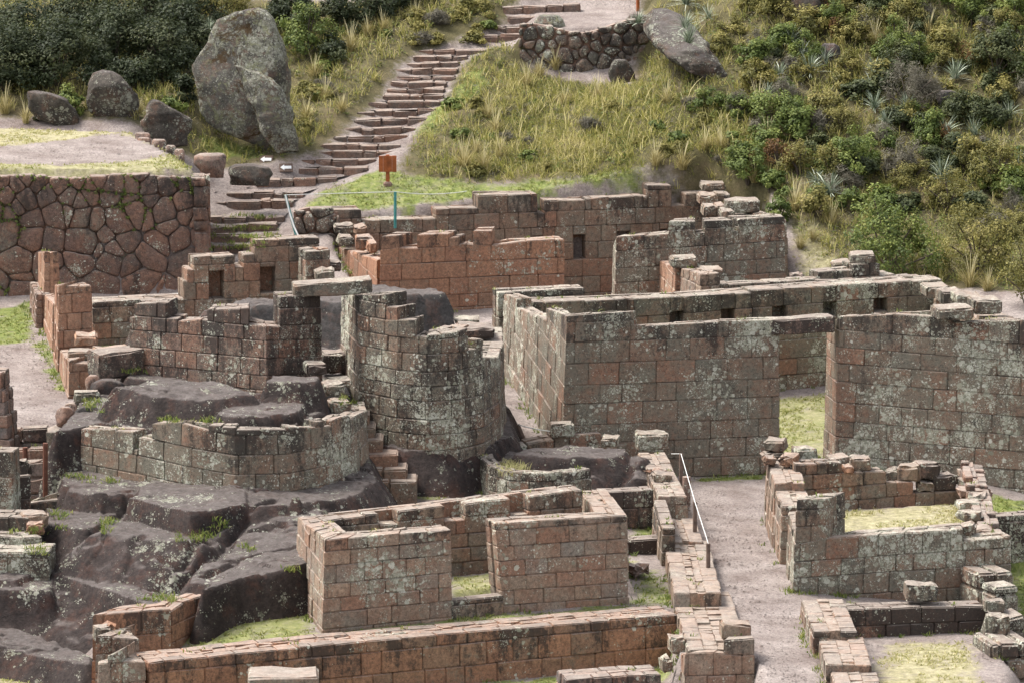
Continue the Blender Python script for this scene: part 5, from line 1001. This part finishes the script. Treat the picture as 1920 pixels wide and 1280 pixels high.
WP = [(1277, 850, 890, 113.4), (1303, 940, 986, 109.4), (1328, 1018, 1062, 106.1)]; tops_ = []
for k, (px, a, b, d) in enumerate(WP):
    _, q = post(px, a, b, d, M['grey_wood'], .045, ('farthest wooden post of the rope along the corridor wall', 'middle wooden post of the rope along the corridor wall', 'nearest wooden post of the rope along the corridor wall')[k], group='wooden posts along the corridor'); tops_.append(q)
post(1287, 893, 922, 111.8, M['rubble'], .09, 'short square stone stub beside the rope along the corridor', 'stone_stub')
rope([PD(1259, 850, 114.6)]+tops_, .009, 'white rope running down the corridor from post to post', .0)
_, q = post(983, 795, 824, 117.4, M['grey_wood'], .045, 'leaning wooden post where the path passes the horseshoe wall', lean=-12); rope([q, PD(1034, 808, 116.8)], .011, 'white rope from the leaning post to the perched grey block', .02)
post(1196, -12, 11, 151.8, M['sign_wood'], .05, 'brown wooden post at the top edge above the rough wall')
rope([PD(-10, 0, 100), PD(0, 0, 100)], .01, 'x') if False else None
mb = MB(); tube(mb, [PD(176, 560, 128.2), PD(260, 556, 128.3), PD(346, 551, 128.5)], .03, 6); tag(mb.build('pipe', M['white_paint']), 'thin pale pipe lying on the low wall by the niched wall', 'pipe')
# ---------------------------------------------------------------- plants
def leaves(rng, cen, n, spread, ln, wd, out, cl, up=.5, colr=.45):
    """n diamond leaves round each centre; cen (k,3), spread (k,3), out (k,3) outward directions, cl (k,) tone of the clump"""
    k = len(cen); C = np.repeat(np.arange(k), n); m = k*n
    g = rng.normal(0, 1, (m, 3)); g /= np.linalg.norm(g, axis=1)[:, None]; p = cen[C]+g*spread[C]*(rng.random((m, 1))**.45)
    nrm = g*.5+out[C]*.5+np.array([0, 0, up])+rng.normal(0, .45, (m, 3)); nrm /= np.linalg.norm(nrm, axis=1)[:, None]
    t = np.cross(nrm, rng.normal(0, 1, (m, 3))); t /= np.linalg.norm(t, axis=1)[:, None]; b = np.cross(nrm, t)
    L = ln*rng.uniform(.6, 1.3, (m, 1)); W = wd*rng.uniform(.7, 1.3, (m, 1))
    V = np.stack([p-t*L*.5, p+b*W*.5-nrm*L*.06, p+t*L*.5, p-b*W*.5-nrm*L*.06], 1).reshape(-1, 3)
    tone = np.clip(cl[C]*(1-colr)+rng.random(m)*colr, 0, 1); col = np.repeat(np.stack([tone, rng.random(m), tone], 1), 4, 0)
    return V, np.arange(m*4).reshape(-1, 4), col
def blades(rng, base, h, wd, lean, tone, bend=.6):
    """curved tapering blades: base (m,3), height (m,), lean (m,2) horizontal offset of the tip"""
    m = len(base); d = np.c_[lean, np.zeros(m)]; s = np.c_[-lean[:, 1], lean[:, 0], np.zeros(m)]; s /= (np.linalg.norm(s, axis=1)[:, None]+1e-9)
    a = rng.uniform(0, 6.28, m); s2 = np.c_[np.cos(a), np.sin(a)*.4, np.zeros(m)]; s = s*.4+s2; V = []
    for f, w_ in ((0, 1), (.4, .85), (.75, .6), (1, .12)):
        c = base+d*(f**1.8)+np.c_[np.zeros((m, 2)), h*(f-bend*.35*f*f*np.linalg.norm(lean, axis=1)/np.maximum(h, .01))]
        V += [c-s*(wd*w_/2)[:, None], c+s*(wd*w_/2)[:, None]]
    V = np.stack(V, 1).reshape(-1, 3); F_ = (np.arange(m)[:, None, None]*8+np.array([[0, 1, 3, 2], [2, 3, 5, 4], [4, 5, 7, 6]])[None]).reshape(-1, 4)
    return V, F_, np.repeat(np.stack([tone, tone, tone], 1), 8, 0)
def shrub(kind, seed, w_, h, label=None, group=None, name='shrub', cat='shrub'):
    """one bush, w_ wide and h tall in metres, standing at the origin"""
    rng = np.random.default_rng(seed); K = SHR[kind]; r = w_/2
    k = int(K['k']*max(.6, (r*r*.5+r*h*.5)**.8)); k = max(9, min(k, 110))
    az = rng.uniform(0, 6.2832, k); cz = rng.uniform(-.05, 1, k)**.8 if K.get('up') else rng.uniform(-.15, 1, k)
    cz = np.clip(np.nan_to_num(cz), -.1, 1); rad = np.sqrt(np.clip(1-cz**2, 0, 1))*rng.uniform(.55, 1.05, k)*(1+.25*np.sin(az*3+seed))
    cen = np.stack([np.cos(az)*rad*r*.82, np.sin(az)*rad*r*.82, h*(.22+.62*cz*rng.uniform(.75, 1.12, k))], 1)
    ni = k//3; inner = rng.normal(0, .3, (ni, 3))*[r, r, h*.5]+[0, 0, h*.42]; inner[:, 2] = np.clip(inner[:, 2], .1*h, h); cen = np.concatenate([cen, inner])
    out = cen-np.array([0, 0, h*.35]); out /= np.linalg.norm(out, axis=1)[:, None]+1e-6; kk = len(cen)
    sp = np.array(K['sp'])*(min(r, h)**.6)*rng.uniform(.6, 1.25, (kk, 1))
    V, F_, c = leaves(rng, cen, K['n'], np.tile(sp, (1, 1)) if sp.shape[1] == 3 else sp*np.ones((1, 3)), K['ln'], K['wd'], out, rng.random(kk)**1.2, K.get('upn', .5))
    V[:, 2] = np.maximum(V[:, 2], .015)
    e = empty(name, (0, 0, 0), label, cat, group)
    fb = MB(); fb.addq(V, F_, c); fb.build('foliage', M[K['mat']], e)
    tb = MB()
    for i in rng.choice(kk, min(kk, 12), replace=False):
        c1 = Vector(cen[i]); mid = Vector((c1.x*.35, c1.y*.35, c1.z*.55)); tube(tb, [(c1.x*.06, c1.y*.06, -.15), mid, c1], .012+.006*r, 4)
    tb.build('stem', M['twig'], e)
    return e
SHR = {'deep': dict(mat='leaf_deep', k=26, n=95, ln=.11, wd=.055, sp=[.30, .30, .26]), 'dark': dict(mat='leaf_dark', k=26, n=95, ln=.10, wd=.055, sp=[.30, .30, .26]), 'green': dict(mat='leaf_green', k=24, n=95, ln=.085, wd=.05, sp=[.26, .26, .22]),
       'olive': dict(mat='leaf_olive', k=24, n=90, ln=.075, wd=.04, sp=[.27, .27, .24]), 'grey': dict(mat='leaf_grey', k=24, n=70, ln=.15, wd=.013, sp=[.28, .28, .30], upn=.0),
       'rust': dict(mat='leaf_rust', k=16, n=60, ln=.10, wd=.025, sp=[.28, .28, .3], upn=.2)}
def copy_tree(o, parent=None):
    c = o.copy(); COL.objects.link(c)
    if parent is not None: c.parent = parent
    for ch in [x for x in o.children]: copy_tree(ch, c)
    return c
PROTO = {}; rs = random.Random(4)
def plant_shrub(px, py, wp, hp_, kind, label, group=None, own=None, name='shrub', cat='shrub'):
    g = hit(px, py); s = mpp(g.y); w_, h = wp*s, hp_*s/.98
    if own is not None:
        o = shrub(kind, own, w_, h, label, group, name, cat); o.location = g-Vector((0, 0, .08)); return o
    sz = 0 if w_ < .75 else 1 if w_ < 1.3 else 2; v = rs.randrange(2); key = (kind, sz, v); W0 = (.55, 1.0, 1.7)[sz]; H0 = W0*.72
    if key not in PROTO: PROTO[key] = shrub(kind, hash(kind) % 97+sz*7+v*31 if False else sum(map(ord, kind))+sz*7+v*31, W0, H0, label, group, name, cat); o = PROTO[key]
    else: o = copy_tree(PROTO[key]); o.name = name
    o['label'] = label; o['category'] = cat
    if group: o['group'] = group
    o.location = g-Vector((0, 0, .05)); o.rotation_euler.z = rs.uniform(0, 6.28); o.scale = (w_/W0, w_/W0*rs.uniform(.85, 1.15), h/H0)
    return o
# the bushes one can point to
for k, (px, py, wp, hp_, kind, lb) in enumerate([
    (1668, 522, 225, 178, 'green', 'largest bright green leafy bush beside the leaning doorway'), (1832, 515, 190, 165, 'olive', 'big olive brown bush right of the largest green bush'), (1930, 575, 110, 190, 'olive', 'bush cut off by the right edge at the foot of the slope'),
    (1592, 335, 120, 105, 'green', 'rounded green bush on the slope above the largest bush'), (1402, 372, 115, 76, 'green', 'bright green bush behind the back right house'), (1452, 232, 150, 72, 'green', 'wide green bush under the tilted rock slab end'),
    (1700, 205, 120, 112, 'grey', 'tall grey twiggy bush left of the ribbed rock'), (1500, 330, 90, 70, 'olive', 'yellowish bush left of the rounded green bush'), (1870, 150, 130, 110, 'dark', 'dark bush high on the right slope'), (1780, 400, 120, 90, 'olive', 'low olive bush above the big olive brown bush'), (1690, 330, 100, 85, 'grey', 'grey brown bush right of the rounded green bush'),
    (1460, 420, 60, 60, 'green', 'small green bush at the corner of the back right house'), (1870, 345, 140, 100, 'olive', 'spreading olive bush near the right edge'), (1330, 205, 80, 50, 'green', 'low green bush under the tilted slab hollow')]):
    plant_shrub(px, py, wp, hp_, kind, lb, own=700+k)
# thicket of dark bushes behind the terrace and the boulder
for k, (px, py, wp, hp_, kind) in enumerate([(10, 172, 200, 150, 'deep'), (110, 160, 190, 150, 'deep'), (215, 140, 190, 140, 'deep'), (310, 165, 150, 150, 'deep'), (345, 130, 150, 140, 'deep'), (40, 110, 220, 130, 'deep'), (160, 80, 220, 120, 'deep'), (280, 75, 200, 120, 'deep'), (350, 60, 160, 110, 'deep'),
    (575, 105, 130, 110, 'green'), (540, 60, 130, 90, 'deep'), (640, 60, 110, 80, 'deep'), (620, 110, 90, 60, 'deep'), (700, 40, 120, 70, 'deep'), (420, 30, 150, 70, 'olive'), (760, 10, 120, 60, 'deep'), (250, 168, 110, 80, 'deep'), (-40, 150, 180, 150, 'deep'), (345, 190, 60, 60, 'deep')]):
    o = plant_shrub(px, py, wp, hp_, kind, 'dark dense bush in the thicket behind the terrace and the huge boulder' if kind == 'deep' else ('green leafy bush right behind the huge boulder' if kind == 'green' else 'olive bush at the top edge above the huge boulder'), 'dark thicket behind the terrace' if kind == 'deep' else None, own=760+k)
plant_shrub(135, 215, 70, 60, 'green', 'yellow green ferny plant between the grey and the round topped boulders', own=799); plant_shrub(85, 222, 40, 30, 'dark', 'small dark plant in front of the long grey boulder', own=800); plant_shrub(325, 210, 50, 40, 'green', 'small leafy plant between the angular and the huge boulders', own=801)
# scattered scrub on the right hillside: copies of a few bushes
def inpoly(px, py, poly):
    ins = False
    for (ax, ay), (bx, by) in zip(poly, poly[1:]+poly[:1]):
        if (ay > py) != (by > py) and px < (bx-ax)*(py-ay)/(by-ay)+ax: ins = not ins
    return ins
HILLR = [(1275, 5), (1930, -30), (1930, 470), (1700, 400), (1540, 420), (1480, 380), (1390, 330), (1375, 200), (1365, 120)]
KL = {'green': 'fresh green scrub bush scattered on the right hillside', 'olive': 'olive yellow scrub bush scattered on the right hillside', 'grey': 'grey twiggy dry bush scattered on the right hillside', 'dark': 'dark green scrub bush high on the right hillside', 'rust': 'rusty brown withered bush scattered on the right hillside'}
n = 0
while n < 165:
    px, py = rs.uniform(1275, 1930), rs.uniform(-25, 465)
    if not inpoly(px, py, HILLR): continue
    hi = 1-py/460
    kind = rs.choices(['green', 'olive', 'grey', 'dark', 'rust'], [.28, .36, .18, .06+.25*hi*(px > 1600), .04])[0]; wp = rs.uniform(34, 95)*(1 if py > 60 else 1.25)
    plant_shrub(px, py, wp, wp*rs.uniform(.55, .85), kind, KL[kind], 'scrub bushes on the right hillside'); n += 1
KM = {'green': 'small green bush among the grasses of the middle slope', 'olive': 'small yellowish bush among the grasses of the middle slope', 'grey': 'small dry bush among the grasses of the middle slope'}
for k in range(60):
    px, py = rs.choice([(rs.uniform(850, 1400), rs.uniform(190, 330)), (rs.uniform(560, 700), rs.uniform(110, 260)), (rs.uniform(700, 930), rs.uniform(10, 90))])
    if 560 < px < 720 and px > 640-(py-200)*.6-25: px -= 70
    kind = rs.choice(['green', 'olive', 'olive', 'grey']); wp = rs.uniform(22, 48); plant_shrub(px, py, wp, wp*.6, kind, KM[kind], 'small bushes of the middle slope')
# spiky rosettes
def rosette(seed):
    rng = np.random.default_rng(seed); m = 85; az = rng.uniform(0, 6.2832, m); el = rng.uniform(.05, 1.35, m); L = rng.uniform(.42, .62, m)
    h = L*np.sin(el)+.05; ln_ = np.stack([np.cos(az)*L*np.cos(el), np.sin(az)*L*np.cos(el)], 1)
    V, F_, c = blades(rng, np.stack([np.cos(az)*.04, np.sin(az)*.04, np.full(m, .02)], 1), h, np.full(m, .036), ln_, rng.random(m), .9); mb = MB(); mb.addq(V, F_, c)
    return mb.build('spiky_rosette', M['leaf_puya'])
RP = [rosette(31), rosette(32)]; used = [0, 0]
ROS = [(1288, 22, 1.5), (1328, 45, 1.0), (1196, 52, .9), (1290, 92, 1.5), (1284, 62, 1.1), (1398, 12, 1), (1484, 92, 1.2), (1502, 118, 1.2), (1520, 150, 1.2), (1548, 128, 1), (1636, 150, 1), (1632, 178, 1.0), (1640, 218, 1.1), (1556, 378, 1.5), (1764, 352, 1.4), (1775, 268, 1.3), (1790, 160, 1.2), (1745, 262, 1.2), (1700, 218, 1.0),
       (1784, 218, 1), (1830, 265, 1.1), (1890, 228, 1.1), (1620, 60, .9), (1720, 100, .9), (1850, 110, .9), (300, 128, 1.3), (1440, 190, .9), (1462, 150, .9), (395, 62, .7), (1530, 355, .9), (1660, 245, .9), (1905, 320, 1)]
SPEC = {2: 'spiky pale rosette growing on top of the rough drystone wall', 3: 'largest silvery green rosette hanging on the tilted rock slab', 0: 'large pale rosette at the top edge behind the tilted slab', 13: 'bushy blue green rosette just above the largest green bush', 14: 'dark green rosette with pale tips above the olive brown bush', 25: 'dark rosette in the thicket behind the terrace', 28: 'little spiky rosette on the shoulder of the huge boulder'}
for k, (px, py, s) in enumerate(ROS):
    i = k % 2; o = RP[i] if not used[i] else copy_tree(RP[i]); used[i] = 1; o.name = 'spiky_rosette'
    g = {2: PD(px, py, 147.9), 3: PD(px, py, 144.6), 4: PD(px, py, 145.6), 28: PD(px, py, 141.6)}.get(k) or hit(px, py)
    o.location = g+Vector((0, 0, .05)); s *= .85; o.scale = (s, s, s); o.rotation_euler = (rs.uniform(-.1, .35), rs.uniform(-.2, .2), rs.uniform(0, 6))
    tag(o, SPEC.get(k, 'pale spiky rosette plant scattered on the right hillside'), 'rosette plant', 'spiky rosettes on the hillside')
# tussocks of dry grass
def tussock(seed, hh=.8, m=150, plume=.1):
    rng = np.random.default_rng(seed); az = rng.uniform(0, 6.2832, m); h = hh*rng.uniform(.45, 1.1, m); r = hh*rng.uniform(.08, .65, m)
    V, F_, c = blades(rng, np.stack([np.cos(az)*rng.uniform(0, .12, m), np.sin(az)*rng.uniform(0, .12, m), np.zeros(m)], 1), h, np.full(m, .018), np.stack([np.cos(az)*r, np.sin(az)*r], 1), rng.random(m)*.75+.1, .8); mb = MB(); mb.addq(V, F_, c)
    q = int(m*plume); az = rng.uniform(0, 6.2832, q); h = hh*rng.uniform(1.15, 1.6, q)
    V, F_, c = blades(rng, np.zeros((q, 3)), h, np.full(q, .03), np.stack([np.cos(az), np.sin(az)], 1)*.3*hh, np.full(q, .95), .4); mb.addq(V, F_, c)
    return mb.build('grass_tussock', M['straw'])
TP = [tussock(41), tussock(42, .7, 180, .04)]; used = [0, 0]
TUS = [(868, 318, 1.25), (905, 322, 1.2), (938, 300, 1.0), (893, 290, .9), (930, 255, 1.0), (915, 225, 1.1), (1040, 135, 1.0), (1010, 150, 1.0), (985, 165, 1), (1352, 285, 1.1), (1322, 300, .9), (1278, 345, 1.2), (1230, 345, 1), (1415, 350, 1), (1490, 400, 1.2), (1440, 270, 1.2), (1420, 215, 1.3), (8, 215, 1.3), (50, 235, .9), (590, 150, 1.2), (610, 190, 1.0), (640, 215, .9), (575, 230, 1), (690, 70, 1), (660, 100, 1.2), (720, 60, 1), (1820, 540, 1.2), (1850, 548, 1.0), (1700, 90, 1.1), (1740, 70, 1.2), (1640, 90, 1.1), (1800, 230, 1.1), (1250, 195, .9), (1060, 200, 1), (1120, 190, 1.0), (1500, 470, .9), (1525, 455, .8), (780, 40, 1), (330, 165, 1), (260, 215, .8), (1560, 430, 1), (1880, 300, 1)]
for k, (px, py, s) in enumerate(TUS):
    i = k % 2; o = TP[i] if not used[i] else copy_tree(TP[i]); used[i] = 1; o.name = 'grass_tussock'; o.location = hit(px, py); s *= .78; o.scale = (s, s, s*.85); o.rotation_euler.z = rs.uniform(0, 6)
    tag(o, {0: 'tall straw coloured tussock leftmost of the clump right of the sign', 1: 'tall arching straw tussock in the middle of the clump right of the sign', 17: 'straw tussock at the left edge behind the terrace lawn', 26: 'straw tussock on the bare bank at the right edge'}.get(k, 'straw coloured tussock of tall grass scattered over the slopes'), 'grass tussock', 'tussocks of tall grass')
# ---------------------------------------------------------------- grass and low scrub nobody could count
rng = np.random.default_rng(77)
def scatter(poly, dens):
    p = np.array([q[:2] for q in poly]); lo, hi = p.min(0), p.max(0); lo = np.maximum(lo, [-16, 95]); hi = np.minimum(hi, [17, 156])
    n = int((hi[0]-lo[0])*(hi[1]-lo[1])*dens); x = rng.uniform(lo[0], hi[0], n); y = rng.uniform(lo[1], hi[1], n); k = poly_dist(x, y, [tuple(q[:2]) for q in poly])+rng.uniform(-.15, .25, n) < 0; return x[k], y[k]
gl = MB()
for poly, amt, dry, edge in GRASS:
    x, y = scatter(poly, 75*amt)
    pn = np.array([mnoise.noise(Vector((a*.9, b*.9, 2))) for a, b in zip(x, y)]) if len(x) else np.zeros(0); k = pn > -.28+.15*(dry > .6); x, y, pn = x[k], y[k], pn[k]
    if not len(x): continue
    z = ground_z(x, y); rep = 4; X = np.repeat(x, rep)+rng.normal(0, .03, len(x)*rep); Y = np.repeat(y, rep)+rng.normal(0, .03, len(x)*rep); m = len(X)
    h = rng.uniform(.03, .075, m)*(1+.6*np.repeat(np.maximum(pn, 0), rep)); tone = np.clip(rng.normal(.40+.5*dry, .15, m), 0, 1)
    gl.addq(*blades(rng, np.stack([X, Y, np.repeat(z, rep)-.01], 1), h, np.full(m, .022), rng.normal(0, .05, (m, 2))+[0, -.03], tone))
tag(gl.build('lawn_grass', M['lawn']), kind='stuff')
MEAD = gp((800, 320), (862, 268), (905, 210), (955, 158), (985, 142), (1150, 160), (1370, 190), (1420, 250), (1470, 352), (1310, 366), (1200, 362), (1080, 350), (1000, 338), (900, 342), (850, 340))
x, y = scatter(MEAD, 85); z = ground_z(x, y); rep = 9; m = len(x)*rep; pn = np.array([mnoise.noise(Vector((a*.5, b*.5, 7))) for a, b in zip(x, y)])
R3 = lambda v: np.repeat(v, rep); md = MB()
md.addq(*blades(rng, np.stack([R3(x)+rng.normal(0, .06, m), R3(y)+rng.normal(0, .06, m), R3(z)-.03], 1), rng.uniform(.06, .27, m)*(1+.8*R3(pn)), np.full(m, .015), rng.normal(0, .12, (m, 2)), np.clip(rng.normal(.42, .26, m)+R3(pn)*.7, 0, 1)))
k = rng.random(len(x)) < .05; m = k.sum(); md.addq(*blades(rng, np.stack([x[k], y[k], z[k]], 1), rng.uniform(.4, .75, m), np.full(m, .022), rng.normal(.08, .16, (m, 2)), rng.uniform(.8, 1, m)))
tag(md.build('meadow_grass', M['meadow']), kind='stuff')
LOW = {'leaf_olive': MB(), 'leaf_grey': MB(), 'leaf_green': MB()}; tg = MB()
for poly, dens in ((SCRUB[0], 46), (SCRUB[1], 52)):
    x, y = scatter(poly, dens); st_d = np.full(len(x), 9.)
    for i in range(len(STEPS)):         # the stairs stay clear
        a, b = hp(STEPS[i][0], STEPS[i][2]), hp(STEPS[i][1], STEPS[i][3]); t = np.clip((x-a.x)/(b.x-a.x), 0, 1); st_d = np.minimum(st_d, np.hypot(x-a.x-t*(b.x-a.x), y-a.y-t*(b.y-a.y)))
    kk = st_d > .22
    for zp in (ZONES[0], ZONES[-1]): kk &= poly_dist(x, y, zp[0]) > .1
    x, y = x[kk], y[kk]; z = ground_z(x, y); pn = np.array([mnoise.noise(Vector((a*.45, b*.45, 11))) for a, b in zip(x, y)])
    ch = rng.choice(3, len(x), p=[.45, .25, .30])
    for j, (mt, ln_, wd_) in enumerate((('leaf_olive', .07, .035), ('leaf_grey', .13, .014), ('leaf_green', .07, .04))):
        q = (ch == j) & (pn > -.3); c_ = np.stack([x[q], y[q], z[q]+rng.uniform(.0, .14, q.sum())], 1); n_q = len(c_)
        LOW[mt].addq(*leaves(rng, c_, 9, np.tile([.17, .17, .12], (n_q, 1)), ln_, wd_, np.tile([0, -.3, .6], (n_q, 1)), np.clip(.45+pn[q]*.5+rng.normal(0, .2, n_q), 0, 1)))
    q = rng.random(len(x)) < .35; n_q = q.sum(); rep = 7; m = n_q*rep
    tg.addq(*blades(rng, np.stack([np.repeat(x[q], rep)+rng.normal(0, .04, m), np.repeat(y[q], rep)+rng.normal(0, .04, m), np.repeat(z[q], rep)], 1), rng.uniform(.12, .42, m), np.full(m, .018), rng.normal(0, .12, (m, 2)), np.clip(rng.normal(.55, .25, m), 0, 1)))
for mt, nm in (('leaf_olive', 'ground_cover'), ('leaf_grey', 'ground_cover'), ('leaf_green', 'ground_cover')): tag(LOW[mt].build(nm, M[mt]), kind='stuff')
tag(tg.build('wild_grass', M['meadow']), kind='stuff')
wt = MB(); W_T = np.array(WALLTOPS); sel = rng.random(len(W_T)) < .16; b_ = W_T[sel]; rep = 9; m = len(b_)*rep
wt.addq(*blades(rng, np.repeat(b_, rep, 0)+rng.normal(0, .05, (m, 3))*[1, 1, .1], rng.uniform(.03, .09, m), np.full(m, .02), rng.normal(0, .04, (m, 2)), np.clip(rng.normal(.45, .25, m), 0, 1)))
p0 = np.array(z0(1.25, (938, 885), (992, 872), (985, 850), (930, 862))); x, y = scatter([tuple(q) for q in p0], 110); m = len(x)*5
wt.addq(*blades(rng, np.stack([np.repeat(x, 5)+rng.normal(0, .05, m), np.repeat(y, 5)+rng.normal(0, .05, m), np.full(m, 1.12)], 1), rng.uniform(.08, .2, m), np.full(m, .02), rng.normal(0, .09, (m, 2)), rng.uniform(.75, 1, m)))
wb = np.array(WALLBASES); wn = np.array([mnoise.noise(Vector((p[0]*.8, p[1]*.8, 4))) for p in wb]); wb = wb[wn+rng.normal(0, .15, len(wb)) > .02]; wz = ground_z(wb[:, 0], wb[:, 1]); wb, wz = wb[wz < 2.5], wz[wz < 2.5]
rep = 8; m = len(wb)*rep; wt.addq(*blades(rng, np.stack([np.repeat(wb[:, 0], rep)+rng.normal(0, .05, m), np.repeat(wb[:, 1], rep)+rng.normal(0, .04, m), np.repeat(wz, rep)-.01], 1), rng.uniform(.04, .13, m), np.full(m, .022), rng.normal(0, .05, (m, 2)), np.clip(rng.normal(.38, .2, m), 0, 1)))
tag(wt.build('wall_grass', M['lawn']), kind='stuff')

J_ = [p for p, h in JOINTS if h > .05 and mnoise.noise(Vector(p)*.9)+h*.55+rng.normal(0, .12) > .62]
if J_:
    J_ = np.array(J_); mo = MB(); mo.addq(*leaves(rng, J_+[0, -.03, 0], 14, np.tile([.055, .03, .05], (len(J_), 1)), .05, .03, np.tile([0, -.8, .3], (len(J_), 1)), rng.random(len(J_))*.9))
    tag(mo.build('moss', M['leaf_green']), kind='stuff')

pb = MB(); PV = np.array([[1, 0, 0], [0, 1, 0], [-1, 0, 0], [0, -1, 0], [0, 0, .7], [0, 0, -.5]], float); PF = np.array([[0, 1, 4], [1, 2, 4], [2, 3, 4], [3, 0, 4]])
def pebbles(poly, dens, smin, smax):
    x, y = scatter(poly, dens); m = len(x); g_, dr_, sc_ = masks(x, y); k = (g_ < .4); x, y = x[k], y[k]; m = len(x)
    if not m: return
    s = rng.uniform(smin, smax, m)*(1+1.6*(rng.random(m) < .012)); an = rng.uniform(0, 6.28, m); ca, sa = np.cos(an), np.sin(an)
    v = PV[None]*s[:, None, None]*rng.uniform(.6, 1.2, (m, 6, 1)); V = np.stack([v[..., 0]*ca[:, None]-v[..., 1]*sa[:, None]+x[:, None], v[..., 0]*sa[:, None]+v[..., 1]*ca[:, None]+y[:, None], v[..., 2]+ground_z(x, y)[:, None]], -1).reshape(-1, 3)
    F_ = (np.arange(m)[:, None, None]*6+PF[None]).reshape(-1, 3); t_ = np.repeat(rng.random(m), 6); pb.addq(V, F_, np.stack([t_*0, t_*0, t_*0], 1))
for poly, de in [([D(*q) for q in [(1255, 118, 0), (1435, 118, 0), (1500, 104, 0), (1560, 97, 0), (1400, 97, 0), (1340, 107, 0)]], 70), ([D(*q) for q in [(-60, 131, 1.4), (62, 131, 1.4), (135, 120, 1.2), (110, 114.5, 1), (0, 114, 1)]], 60), (z0(4.75, (-100, 300), (330, 295), (300, 262), (40, 275)), 40), ([D(*q) for q in [(930, 124, 1), (1000, 124, 1), (1050, 117, .7), (960, 117, .7)]], 60), ([D(*q) for q in [(1560, 103.4, -.4), (1900, 103.6, -.4), (1920, 97, -.4), (1600, 97, -.4)]], 60), ([D(*q) for q in [(600, 104.5, .4), (1180, 106.5, .4), (1180, 103, .4), (620, 102.8, .4)]], 50), (gp((395, 400), (530, 395), (640, 330), (560, 300), (470, 340), (400, 360)), 50), (gp((690, 320), (770, 300), (830, 190), (860, 120), (800, 200), (720, 300)), 70), (z0(.55, (735, 948), (1000, 920), (900, 905), (790, 915)), 60), ([D(*q) for q in [(1060, 133, 1.2), (1140, 133, 1.2), (1300, 140, 1.3), (700, 138.6, 1.2)]], 25), (gp((1490, 520), (1560, 520), (1550, 440), (1500, 400)), 60)]: pebbles(poly, de, .012, .032)
tag(pb.build('gravel', M['ground']), kind='stuff')

# grass growing in the crevices of the rock and on the ledges
bpy.context.view_layer.update(); DG = bpy.context.evaluated_depsgraph_get(); cg = MB()
for (x0, y0, x1, y1, nn) in [(190, 975, 215, 1000, 10), (330, 995, 390, 1015, 8), (360, 1000, 400, 1012, 8), (270, 1115, 330, 1132, 12), (100, 955, 130, 1000, 8), (130, 890, 170, 905, 8), (195, 900, 215, 912, 5), (400, 975, 425, 1000, 6), (300, 783, 420, 792, 14), (150, 748, 205, 775, 10), (230, 690, 270, 700, 6), (455, 1020, 470, 1035, 4), (640, 745, 670, 760, 6), (540, 1062, 556, 1075, 4), (20, 990, 92, 1005, 8), (50, 1025, 95, 1040, 8), (395, 425, 520, 432, 18), (395, 440, 520, 448, 18), (395, 455, 500, 468, 16), (400, 405, 520, 412, 10)]:
    for _ in range(nn):
        r_ = ray(rng.uniform(x0, x1), rng.uniform(y0, y1)); ok, loc, nor, *_r = bpy.context.scene.ray_cast(DG, Vector((0, 0, H)), Vector(r_).normalized())
        if not ok: continue
        m = 16; cg.addq(*blades(rng, np.array([tuple(loc)]*m)+rng.normal(0, .06, (m, 3))*[1, 1, .2], rng.uniform(.04, .14, m), np.full(m, .022), rng.normal(0, .06, (m, 2))+[0, -.02], np.clip(rng.normal(.4, .2, m), 0, 1)))
tag(cg.build('crevice_grass', M['lawn']), kind='stuff')
